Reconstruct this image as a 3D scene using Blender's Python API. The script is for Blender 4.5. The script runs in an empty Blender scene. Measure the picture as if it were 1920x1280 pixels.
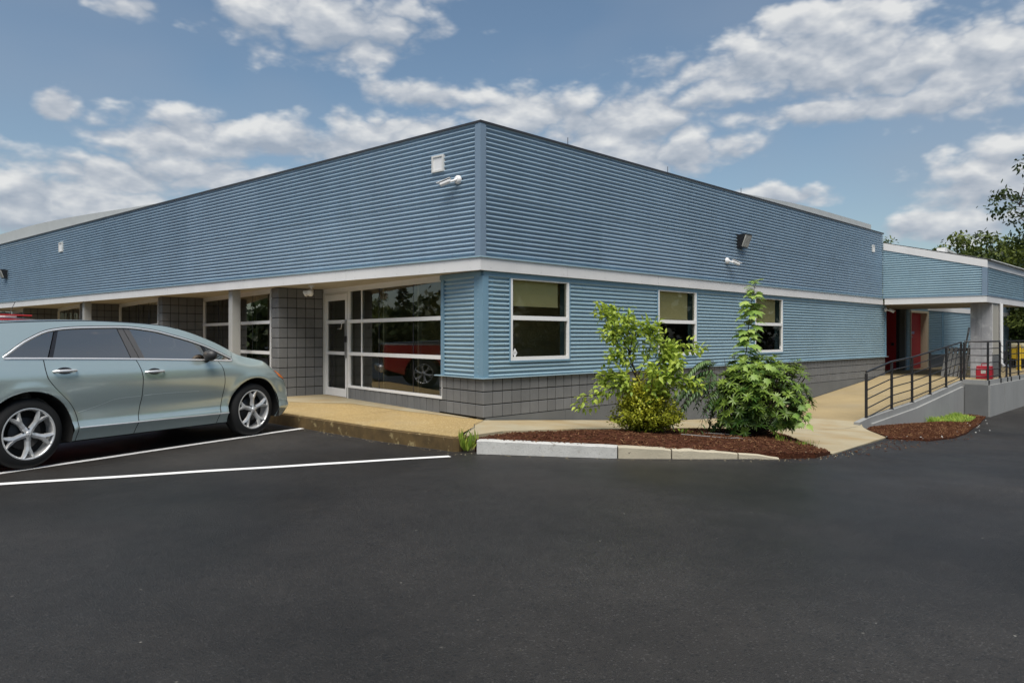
import bpy, bmesh, math, random
from mathutils import Vector, Matrix, noise
from mathutils.geometry import delaunay_2d_cdt
rad = math.radians
scene = bpy.context.scene
col = scene.collection
random.seed(7)

# ------------------------------------------------------------------ camera
cam = bpy.data.cameras.new('camera')
cam.sensor_width = 36.0
cam.lens = 26.25
cam.shift_y = -0.0047
cam.clip_start, cam.clip_end = 0.05, 3000
cam_ob = bpy.data.objects.new('camera', cam)
col.objects.link(cam_ob)
cam_ob.location = (-7.561, -8.097, 1.40)
cam_ob.rotation_euler = (rad(90), 0, rad(44.75 - 90))
scene.camera = cam_ob

# ------------------------------------------------------------------ light
SUN_AZ, SUN_EL = rad(220), rad(63)          # where the sun stands (from +X, anticlockwise)
SUN_POWER, SKY_POWER, EXPOSURE = 2.9, 0.067, 0.85
sun = bpy.data.lights.new('sun', 'SUN')
sun.energy, sun.angle, sun.color = SUN_POWER, rad(45), (1.0, 0.945, 0.865)
sun_ob = bpy.data.objects.new('sun', sun)
col.objects.link(sun_ob)
sun_ob.rotation_euler = Vector((math.cos(SUN_EL)*math.cos(SUN_AZ), math.cos(SUN_EL)*math.sin(SUN_AZ), math.sin(SUN_EL))).to_track_quat('Z', 'Y').to_euler()

scene.view_settings.view_transform = 'Standard'
scene.view_settings.look = 'None'
scene.view_settings.gamma = 1.0
scene.view_settings.use_curve_mapping = False
scene.view_settings.exposure = EXPOSURE

def make_world():
    w = bpy.data.worlds.new('World'); scene.world = w; w.use_nodes = True
    w.cycles.sampling_method = 'MANUAL'; w.cycles.sample_map_resolution = 512
    nt = w.node_tree; N = nt.nodes; L = nt.links; N.clear()
    out = N.new('ShaderNodeOutputWorld'); bg = N.new('ShaderNodeBackground')
    bg.inputs['Strength'].default_value = SKY_POWER
    L.new(bg.outputs[0], out.inputs[0])
    sky = N.new('ShaderNodeTexSky'); sky.sky_type = 'NISHITA'; sky.sun_disc = False
    sky.sun_elevation = SUN_EL; sky.sun_rotation = rad(90) - SUN_AZ
    sky.air_density, sky.dust_density, sky.ozone_density = 1.0, 1.2, 1.6
    tc = N.new('ShaderNodeTexCoord')
    def M(op, a, b=None, c=None, clamp=False):
        n = N.new('ShaderNodeMath'); n.operation = op; n.use_clamp = clamp
        for i, x in enumerate((a, b, c)):
            if x is None: continue
            if isinstance(x, (int, float)): n.inputs[i].default_value = x
            else: L.new(x, n.inputs[i])
        return n.outputs[0]
    def VM(op, a, b=None):
        n = N.new('ShaderNodeVectorMath'); n.operation = op
        for i, x in enumerate((a, b)):
            if x is None: continue
            if isinstance(x, tuple): n.inputs[i].default_value = x
            else: L.new(x, n.inputs[i])
        return n.outputs['Value'] if op == 'LENGTH' else n.outputs['Vector']
    def noise_at(vec, scale, detail, rough, dist=0.0):
        n = N.new('ShaderNodeTexNoise'); n.inputs['Scale'].default_value = scale
        n.inputs['Detail'].default_value = detail; n.inputs['Roughness'].default_value = rough
        n.inputs['Distortion'].default_value = dist
        L.new(vec, n.inputs['Vector']); return n.outputs['Fac']
    sep = N.new('ShaderNodeSeparateXYZ'); L.new(tc.outputs['Generated'], sep.inputs[0])
    az = M('ARCTAN2', sep.outputs[1], sep.outputs[0]); el = M('ARCSINE', sep.outputs[2])
    cmb = N.new('ShaderNodeCombineXYZ'); L.new(az, cmb.inputs[0]); L.new(el, cmb.inputs[1])
    p = cmb.outputs[0]
    q = VM('MULTIPLY', tc.outputs['Generated'], (1, 1, 1.9))
    big = noise_at(q, 3.1, 2, 0.5)
    mid = noise_at(q, 9.0, 5, 0.58)
    def puffs(vec, scale, detail):      # billowed noise: rounded lobes with creases between
        n = noise_at(vec, scale, detail, 0.5)
        return M('MULTIPLY', M('ABSOLUTE', M('SUBTRACT', n, 0.5)), 3.2)
    puff = puffs(q, 11, 4); puff_up = puffs(VM('ADD', q, (-0.008, -0.008, 0.022)), 11, 4)
    # clouds: (azimuth, elevation, half width, half height) in degrees, broken up by noise; tops lit, bases grey
    g = M('MULTIPLY', M('SUBTRACT', big, 0.60), 3.0); num = M('MULTIPLY', M('SUBTRACT', mid, 0.5), 0.3); den = 0.1
    for a0, e0, rx, ry in CLOUDS:
        dd = VM('MULTIPLY', VM('SUBTRACT', p, (rad(a0), rad(e0), 0)), (1/rad(rx), 1/rad(ry), 0))
        gi = M('SUBTRACT', 1.48, VM('LENGTH', dd)); sy = N.new('ShaderNodeSeparateXYZ'); L.new(dd, sy.inputs[0])
        wi = M('POWER', M('MAXIMUM', gi, 0.0), 2.0)
        num = M('MULTIPLY_ADD', sy.outputs[1], wi, num); den = M('ADD', wi, den)
        g = M('MAXIMUM', g, gi)
    hgt = M('DIVIDE', num, den)
    dens = M('ADD', g, M('ADD', M('MULTIPLY', M('SUBTRACT', mid, 0.5), 1.5), M('MULTIPLY', M('SUBTRACT', puff, 0.36), 1.15)))
    mr = N.new('ShaderNodeMapRange'); mr.interpolation_type = 'SMOOTHSTEP'
    L.new(dens, mr.inputs[0]); mr.inputs[1].default_value = 0.14; mr.inputs[2].default_value = 0.82
    mask = M('MULTIPLY', mr.outputs[0], 0.93)
    veil = noise_at(q, 2.2, 3, 0.55)
    mv = N.new('ShaderNodeMapRange'); L.new(veil, mv.inputs[0]); mv.inputs[1].default_value = 0.38; mv.inputs[2].default_value = 0.72; mv.inputs[4].default_value = 0.45
    lit = M('ADD', M('ADD', 0.44, M('MULTIPLY', hgt, 0.34)), M('ADD', M('MULTIPLY', M('SUBTRACT', puff, puff_up), 1.0), M('MULTIPLY', M('SUBTRACT', mid, 0.5), 0.6)), clamp=True)
    ramp = N.new('ShaderNodeValToRGB'); L.new(lit, ramp.inputs[0])
    e = ramp.color_ramp.elements
    e[0].position, e[0].color = 0.05, (2.9, 3.35, 4.0, 1)
    e[1].position, e[1].color = 0.95, (6.6, 6.65, 6.6, 1)
    m = e.new(0.45); m.color = (4.2, 4.5, 4.95, 1)
    tone = N.new('ShaderNodeMix'); tone.data_type = 'RGBA'; tone.blend_type = 'MULTIPLY'; tone.inputs[0].default_value = 1.0
    L.new(sky.outputs[0], tone.inputs[6]); tone.inputs[7].default_value = (0.93, 0.96, 0.90, 1)
    mv2 = N.new('ShaderNodeMix'); mv2.data_type = 'RGBA'; L.new(mv.outputs[0], mv2.inputs[0])
    L.new(tone.outputs[2], mv2.inputs[6]); mv2.inputs[7].default_value = (2.7, 3.1, 3.8, 1)
    mx = N.new('ShaderNodeMix'); mx.data_type = 'RGBA'; L.new(mask, mx.inputs[0])
    L.new(mv2.outputs[2], mx.inputs[6]); L.new(ramp.outputs[0], mx.inputs[7])
    L.new(mx.outputs[2], bg.inputs['Color'])
CLOUDS = [(57.6, 22.4, 10.0, 2.8), (52.1, 17.8, 4.1, 1.3), (68.5, 13.6, 6.8, 2.1), (73.2, 10.7, 7.8, 2.1), (76.6, 8.7, 8.3, 3.0), (65.8, 11.3, 7.4, 1.5),
          (58.4, 13.9, 7.9, 1.7), (52.9, 15.1, 6.9, 1.7), (43.1, 16.5, 6.1, 2.6), (36.6, 16.0, 8.6, 2.8), (33.0, 13.4, 7.6, 1.7), (25.8, 18.7, 10.2, 2.6),
          (18.8, 18.2, 8.0, 3.1), (12.9, 17.5, 5.0, 3.3), (20.2, 15.5, 8.2, 1.0), (11.4, 9.9, 4.6, 2.8), (13.8, 7.4, 4.6, 1.0), (75.9, 14.7, 1.4, 1.0),
          (24.7, 9.9, 3.9, 1.0), (71.6, 21.5, 2.0, 0.8), (21.6, 21.4, 4.7, 1.1)]
make_world()

# ------------------------------------------------------------------ helpers
def link(o, parent=None):
    col.objects.link(o)
    if parent is not None: o.parent = parent
    return o

def tag(o, label=None, cat=None, group=None, kind=None):
    if label: o['label'] = label
    if cat: o['category'] = cat
    if group: o['group'] = group
    if kind: o['kind'] = kind
    return o

def empty(name, loc=(0, 0, 0), rz=0.0, label=None, cat=None, group=None):
    o = bpy.data.objects.new(name, None); o.empty_display_size = 0.2
    o.location = loc; o.rotation_euler = (0, 0, rz); link(o)
    return tag(o, label, cat, group)

class MB:
    """collects shapes, then becomes one mesh object"""
    def __init__(s): s.v = []; s.f = []; s.sm = []; s.cols = []
    def add(s, vs, fs, smooth=False):
        b = len(s.v); s.v.extend(tuple(p) for p in vs)
        for f in fs: s.f.append(tuple(i + b for i in f)); s.sm.append(smooth)
        return s
    def hexa(s, p):            # 8 points: bottom 4 (ccw), top 4
        return s.add(p, [(3, 2, 1, 0), (4, 5, 6, 7), (0, 1, 5, 4), (1, 2, 6, 5), (2, 3, 7, 6), (3, 0, 4, 7)])
    def box(s, x0, x1, y0, y1, z0, z1):
        return s.hexa([(x0, y0, z0), (x1, y0, z0), (x1, y1, z0), (x0, y1, z0), (x0, y0, z1), (x1, y0, z1), (x1, y1, z1), (x0, y1, z1)])
    def fbox(s, fr, s0, s1, o0, o1, z0, z1):     # box in a wall frame: along, outward, up
        q = ((s0, o1), (s1, o1), (s1, o0), (s0, o0))
        if fr.az > 0.5: q = q[::-1]
        return s.hexa([fr(a, b, c) for c in (z0, z1) for a, b in q])
    def fquad(s, fr, s0, s1, o, z0, z1):
        q = [fr(s0, o, z0), fr(s1, o, z0), fr(s1, o, z1), fr(s0, o, z1)]
        return s.add(q[::-1] if fr.az > 0.5 else q, [(0, 1, 2, 3)])
    def bbox(s, c, hx, hy, hz, r=0.01, rot=None):   # chamfered box
        vs = []
        idx = {}
        for sx in (-1, 1):
            for sy in (-1, 1):
                for sz in (-1, 1):
                    for k in range(3):
                        p = [sx*hx, sy*hy, sz*hz]
                        for j in range(3):
                            if j != k: p[j] -= (sx, sy, sz)[j]*r
                        idx[(sx, sy, sz, k)] = len(vs); vs.append(Vector(p))
        fs = []
        for k in range(3):
            a, b = [j for j in range(3) if j != k]
            for sg in (-1, 1):
                q = []
                for u, w in ((-1, -1), (1, -1), (1, 1), (-1, 1)):
                    t = [0, 0, 0]; t[k] = sg; t[a] = u; t[b] = w; q.append(idx[(*t, k)])
                fs.append(tuple(q))
        for k in range(3):
            a, b = [j for j in range(3) if j != k]
            for u in (-1, 1):
                for w in (-1, 1):
                    t0 = [0, 0, 0]; t0[k] = -1; t0[a] = u; t0[b] = w
                    t1 = list(t0); t1[k] = 1
                    fs.append((idx[(*t0, a)], idx[(*t1, a)], idx[(*t1, b)], idx[(*t0, b)]))
        for sx in (-1, 1):
            for sy in (-1, 1):
                for sz in (-1, 1): fs.append(tuple(idx[(sx, sy, sz, k)] for k in range(3)))
        c = Vector(c)
        # make outward
        out = []
        for f in fs:
            pts = [vs[i] for i in f]; cen = sum(pts, Vector())/len(pts)
            n = (pts[1]-pts[0]).cross(pts[2]-pts[1])
            out.append(f if n.dot(cen) > 0 else tuple(reversed(f)))
        if rot is not None: vs = [rot @ v for v in vs]
        return s.add([v + c for v in vs], out)
    def tube(s, path, r, n=8, cap=True, smooth=True):
        P = [Vector(p) for p in path]; rs = r if isinstance(r, (list, tuple)) else [r]*len(P)
        vs, fs = [], []; prev = None
        for i, p in enumerate(P):
            t = (P[min(i+1, len(P)-1)] - P[max(i-1, 0)]).normalized()
            if prev is None:
                a = Vector((0, 0, 1)) if abs(t.z) < 0.9 else Vector((1, 0, 0)); x = t.cross(a).normalized()
            else:
                x = (prev - t*prev.dot(t)).normalized()
            prev = x; y = t.cross(x)
            for k in range(n):
                th = 2*math.pi*k/n; vs.append(p + (x*math.cos(th) + y*math.sin(th))*rs[i])
        for i in range(len(P)-1):
            for k in range(n):
                a, b = i*n+k, i*n+(k+1) % n; fs.append((a, b, b+n, a+n))
        s.add(vs, fs, smooth)
        if cap:
            m = len(P)-1
            s.add(vs[:n], [tuple(reversed(range(n)))]); s.add(vs[m*n:], [tuple(range(n))])
        return s
    def lathe(s, prof, n=32, M=None, smooth=True):   # profile (radius, height) turned about local Z
        M = M or Matrix(); vs = []; fs = []
        for r, h in prof:
            for k in range(n):
                th = 2*math.pi*k/n; vs.append(M @ Vector((r*math.cos(th), r*math.sin(th), h)))
        for i in range(len(prof)-1):
            for k in range(n):
                a, b = i*n+k, i*n+(k+1) % n; fs.append((a, b, b+n, a+n))
        return s.add(vs, fs, smooth)
    def prism(s, poly, fn, d0, d1):     # poly (a,b) extruded between d0 and d1; fn(a,b,d) -> point
        n = len(poly)
        s.add([fn(a, b, d) for d in (d0, d1) for a, b in poly],
              [tuple(reversed(range(n))), tuple(range(n, 2*n))] + [(i, (i+1) % n, n+(i+1) % n, n+i) for i in range(n)])
        return s
    def build(s, name, mat, parent=None, kind=None, recalc=False):
        me = bpy.data.meshes.new(name); me.from_pydata(s.v, [], s.f)
        me.polygons.foreach_set('use_smooth', s.sm)
        if recalc:
            bm = bmesh.new(); bm.from_mesh(me); bmesh.ops.recalc_face_normals(bm, faces=bm.faces); bm.to_mesh(me); bm.free()
        if s.cols and len(s.cols) == len(s.f):
            at = me.attributes.new('tint', 'FLOAT', 'FACE'); at.data.foreach_set('value', s.cols)
        me.materials.append(mat); me.update()
        o = bpy.data.objects.new(name, me); link(o, parent)
        if kind: o['kind'] = kind
        return o

def place(src, loc, rz=0.0, parent=None, name=None):
    o = src.copy(); o.location = loc; o.rotation_euler = (0, 0, rz)
    if name: o.name = name
    for k in list(o.keys()): del o[k]
    col.objects.link(o); o.parent = parent
    return o

def lerp(a, b, t): return a + (b-a)*t
def sstep(a, b, x):
    t = min(1, max(0, (x-a)/(b-a))); return t*t*(3-2*t)
def interp(xs, ys, x):
    if x <= xs[0]: return ys[0]
    if x >= xs[-1]: return ys[-1]
    i = 0
    while x > xs[i+1]: i += 1
    return lerp(ys[i], ys[i+1], (x-xs[i])/(xs[i+1]-xs[i]))
def hermite(xs, ys):
    n = len(xs); d = [(ys[i+1]-ys[i])/(xs[i+1]-xs[i]) for i in range(n-1)]
    m = [d[0]] + [0 if d[i-1]*d[i] <= 0 else 2*d[i-1]*d[i]/(d[i-1]+d[i]) for i in range(1, n-1)] + [d[-1]]
    def f(x):
        if x <= xs[0]: return ys[0]
        if x >= xs[-1]: return ys[-1]
        i = 0
        while x > xs[i+1]: i += 1
        h = xs[i+1]-xs[i]; t = (x-xs[i])/h
        return (2*t**3-3*t*t+1)*ys[i] + (t**3-2*t*t+t)*h*m[i] + (3*t*t-2*t**3)*ys[i+1] + (t**3-t*t)*h*m[i+1]
    return f
def frame(o, az):          # wall frame: along azimuth az, outward to its left-hand... see uses
    a = Vector((math.cos(az), math.sin(az), 0)); o = Vector((o[0], o[1], 0))
    n = Vector((-a.y, a.x, 0)) if az > 0.5 else Vector((a.y, -a.x, 0))
    def f(s, out, z): return o + a*s + n*out + Vector((0, 0, z))
    f.az, f.n, f.o, f.a = az, n, o, a
    return f

# ------------------------------------------------------------------ materials
def mat(name, base, rough=0.6, metal=0.0, spec=0.5, var=0.0, vscale=3.0, bump=0.0, bscale=40.0, streak=0.0, speck=None, coat=0.0, alpha=None, dirt=None, tint=None, each=0.0):
    m = bpy.data.materials.new(name); m.use_nodes = True
    nt = m.node_tree; N = nt.nodes; L = nt.links; b = N['Principled BSDF']
    b.inputs['Base Color'].default_value = (*base, 1); b.inputs['Roughness'].default_value = rough
    b.inputs['Metallic'].default_value = metal; b.inputs['Specular IOR Level'].default_value = spec
    if coat: b.inputs['Coat Weight'].default_value = coat; b.inputs['Coat Roughness'].default_value = 0.04
    geo = N.new('ShaderNodeNewGeometry'); P = geo.outputs['Position']
    cur = None
    def mix(a, bcol, fac, blend='MIX'):
        x = N.new('ShaderNodeMix'); x.data_type = 'RGBA'; x.blend_type = blend
        if isinstance(fac, float): x.inputs[0].default_value = fac
        else: L.new(fac, x.inputs[0])
        for i, c in ((6, a), (7, bcol)):
            if isinstance(c, tuple): x.inputs[i].default_value = (*c, 1)
            else: L.new(c, x.inputs[i])
        return x.outputs[2]
    def nz(scale, detail=6, rough_=0.6, vec=None, sc=None):
        n = N.new('ShaderNodeTexNoise'); n.inputs['Scale'].default_value = scale; n.inputs['Detail'].default_value = detail
        n.inputs['Roughness'].default_value = rough_
        v = vec or P
        if sc:
            mp = N.new('ShaderNodeVectorMath'); mp.operation = 'MULTIPLY'; L.new(v, mp.inputs[0]); mp.inputs[1].default_value = sc; v = mp.outputs[0]
        L.new(v, n.inputs['Vector']); return n.outputs['Fac']
    def rng(x, a, bb, c=0.0, d=1.0):
        r = N.new('ShaderNodeMapRange'); L.new(x, r.inputs[0])
        for i, q in enumerate((a, bb, c, d)): r.inputs[i+1].default_value = q
        return r.outputs[0]
    cur = base
    if var:
        lo = tuple(c*(1-var) for c in base); hi = tuple(min(1, c*(1+var)) for c in base)
        cur = mix(lo, hi, rng(nz(vscale), 0.3, 0.7))
    if each:      # every panel or block its own slight tone
        oi = N.new('ShaderNodeObjectInfo')
        cur = mix(tuple(c*(1-each) for c in base) if isinstance(cur, tuple) else mix(cur, (0.0, 0.0, 0.0), each), tuple(min(1, c*(1+each)) for c in base) if isinstance(cur, tuple) else mix(cur, (1.0, 1.0, 1.0), each*0.35), oi.outputs['Random'])
    if tint:      # per-face tint attribute
        at = N.new('ShaderNodeAttribute'); at.attribute_name = 'tint'
        cur = mix(cur, tint, at.outputs['Fac'])
    if streak:
        cur = mix(cur, tuple(c*0.55 for c in base), rng(nz(1.0, 5, 0.6, sc=(7, 7, 0.5)), 0.52, 0.8, 0, streak))
    if dirt:
        dcol, lo, hi, amt, dsc = dirt
        cur = mix(cur, dcol, rng(nz(dsc, 7, 0.65), lo, hi, 0, amt))
    if speck:
        for scol, ssc, thr, amt in speck:
            vo = N.new('ShaderNodeTexVoronoi'); vo.inputs['Scale'].default_value = ssc; L.new(P, vo.inputs['Vector'])
            wn = N.new('ShaderNodeTexWhiteNoise'); L.new(vo.outputs['Color'], wn.inputs['Vector'])
            near = rng(vo.outputs['Distance'], 0.25, 0.45, 1, 0)
            pick = rng(wn.outputs['Value'], thr, min(1, thr+0.02), 0, amt)
            ml = N.new('ShaderNodeMath'); ml.operation = 'MULTIPLY'; L.new(near, ml.inputs[0]); L.new(pick, ml.inputs[1])
            cur = mix(cur, scol, ml.outputs[0])
    if not isinstance(cur, tuple): L.new(cur, b.inputs['Base Color'])
    if bump:
        bp = N.new('ShaderNodeBump'); bp.inputs['Strength'].default_value = bump; bp.inputs['Distance'].default_value = 0.01
        L.new(nz(bscale, 5, 0.65), bp.inputs['Height']); L.new(bp.outputs[0], b.inputs['Normal'])
    return m

def glass_mat(name, tint=(0.75, 0.78, 0.74), ior=1.52, rough=0.0, wave=0.0, refl=1.0, gcol=(0.95, 0.95, 0.95)):
    m = bpy.data.materials.new(name); m.use_nodes = True
    nt = m.node_tree; N = nt.nodes; L = nt.links; N.clear()
    o = N.new('ShaderNodeOutputMaterial'); mx = N.new('ShaderNodeMixShader'); t = N.new('ShaderNodeBsdfTransparent'); g = N.new('ShaderNodeBsdfGlossy')
    t.inputs[0].default_value = (*tint, 1); g.inputs['Roughness'].default_value = rough
    g.inputs[0].default_value = (*gcol, 1)
    fr = N.new('ShaderNodeFresnel'); fr.inputs[0].default_value = ior
    ml = N.new('ShaderNodeMath'); ml.operation = 'MULTIPLY'; ml.use_clamp = True; ml.inputs[1].default_value = refl
    L.new(fr.outputs[0], ml.inputs[0])
    if wave:
        geo = N.new('ShaderNodeNewGeometry'); n = N.new('ShaderNodeTexNoise'); n.inputs['Scale'].default_value = 1.3; L.new(geo.outputs['Position'], n.inputs['Vector'])
        bp = N.new('ShaderNodeBump'); bp.inputs['Strength'].default_value = wave; bp.inputs['Distance'].default_value = 0.02
        L.new(n.outputs['Fac'], bp.inputs['Height']); L.new(bp.outputs[0], g.inputs['Normal'])
    L.new(ml.outputs[0], mx.inputs[0]); L.new(t.outputs[0], mx.inputs[1]); L.new(g.outputs[0], mx.inputs[2]); L.new(mx.outputs[0], o.inputs[0])
    return m

def leaf_mat(name, c0, c1, rough=0.45, trans=0.35):
    m = bpy.data.materials.new(name); m.use_nodes = True
    nt = m.node_tree; N = nt.nodes; L = nt.links; N.clear()
    o = N.new('ShaderNodeOutputMaterial'); mx = N.new('ShaderNodeMixShader'); mx.inputs[0].default_value = trans
    d = N.new('ShaderNodeBsdfPrincipled'); d.inputs['Roughness'].default_value = rough; d.inputs['Specular IOR Level'].default_value = 0.35
    t = N.new('ShaderNodeBsdfTranslucent'); at = N.new('ShaderNodeAttribute'); at.attribute_name = 'tint'
    c = N.new('ShaderNodeMix'); c.data_type = 'RGBA'; L.new(at.outputs['Fac'], c.inputs[0])
    c.inputs[6].default_value = (*c0, 1); c.inputs[7].default_value = (*c1, 1)
    L.new(c.outputs[2], d.inputs['Base Color']); L.new(c.outputs[2], t.inputs[0])
    L.new(d.outputs[0], mx.inputs[1]); L.new(t.outputs[0], mx.inputs[2]); L.new(mx.outputs[0], o.inputs[0])
    return m

def asphalt_mat():
    m = mat('asphalt', (0.0200, 0.0182, 0.0165), 0.6, spec=0.36, speck=[((0.006, 0.006, 0.006), 40, 0.62, 0.65), ((0.060, 0.058, 0.055), 70, 0.78, 0.6), ((0.26, 0.25, 0.22), 50, 0.9988, 0.8)])
    nt = m.node_tree; N = nt.nodes; L = nt.links; b = N['Principled BSDF']
    geo = N.new('ShaderNodeNewGeometry')
    def nz(scale, det, sc=None):
        v = geo.outputs['Position']
        if sc:
            mp = N.new('ShaderNodeVectorMath'); mp.operation = 'MULTIPLY'; L.new(v, mp.inputs[0]); mp.inputs[1].default_value = sc; v = mp.outputs[0]
        n = N.new('ShaderNodeTexNoise'); n.inputs['Scale'].default_value = scale; n.inputs['Detail'].default_value = det; n.inputs['Roughness'].default_value = 0.6; L.new(v, n.inputs['Vector']); return n.outputs['Fac']
    def rng(x, a, c, lo, hi):
        r = N.new('ShaderNodeMapRange'); L.new(x, r.inputs[0])
        for i, q in enumerate((a, c, lo, hi)): r.inputs[i+1].default_value = q
        return r.outputs[0]
    # roller lanes, scuffs and damp, smoother patches
    patch = rng(nz(0.30, 5), 0.34, 0.68, 0.55, 1.5); lane = rng(nz(1.0, 3, (0.9, 0.16, 1)), 0.35, 0.65, 0.88, 1.12); scuff = rng(nz(6, 6), 0.3, 0.7, 0.85, 1.15)
    a1 = N.new('ShaderNodeMath'); a1.operation = 'MULTIPLY'; L.new(patch, a1.inputs[0]); L.new(lane, a1.inputs[1])
    a2 = N.new('ShaderNodeMath'); a2.operation = 'MULTIPLY'; L.new(a1.outputs[0], a2.inputs[0]); L.new(scuff, a2.inputs[1])
    src = b.inputs['Base Color'].links[0].from_socket; mul = N.new('ShaderNodeVectorMath'); mul.operation = 'SCALE'
    L.new(src, mul.inputs[0]); L.new(a2.outputs[0], mul.inputs['Scale']); L.new(mul.outputs[0], b.inputs['Base Color'])
    L.new(rng(nz(0.27, 4), 0.38, 0.62, 0.32, 0.66), b.inputs['Roughness'])
    bp = N.new('ShaderNodeBump'); bp.inputs['Strength'].default_value = 0.9; bp.inputs['Distance'].default_value = 0.012
    L.new(nz(95, 5), bp.inputs['Height']); L.new(bp.outputs[0], b.inputs['Normal'])
    return m

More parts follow.
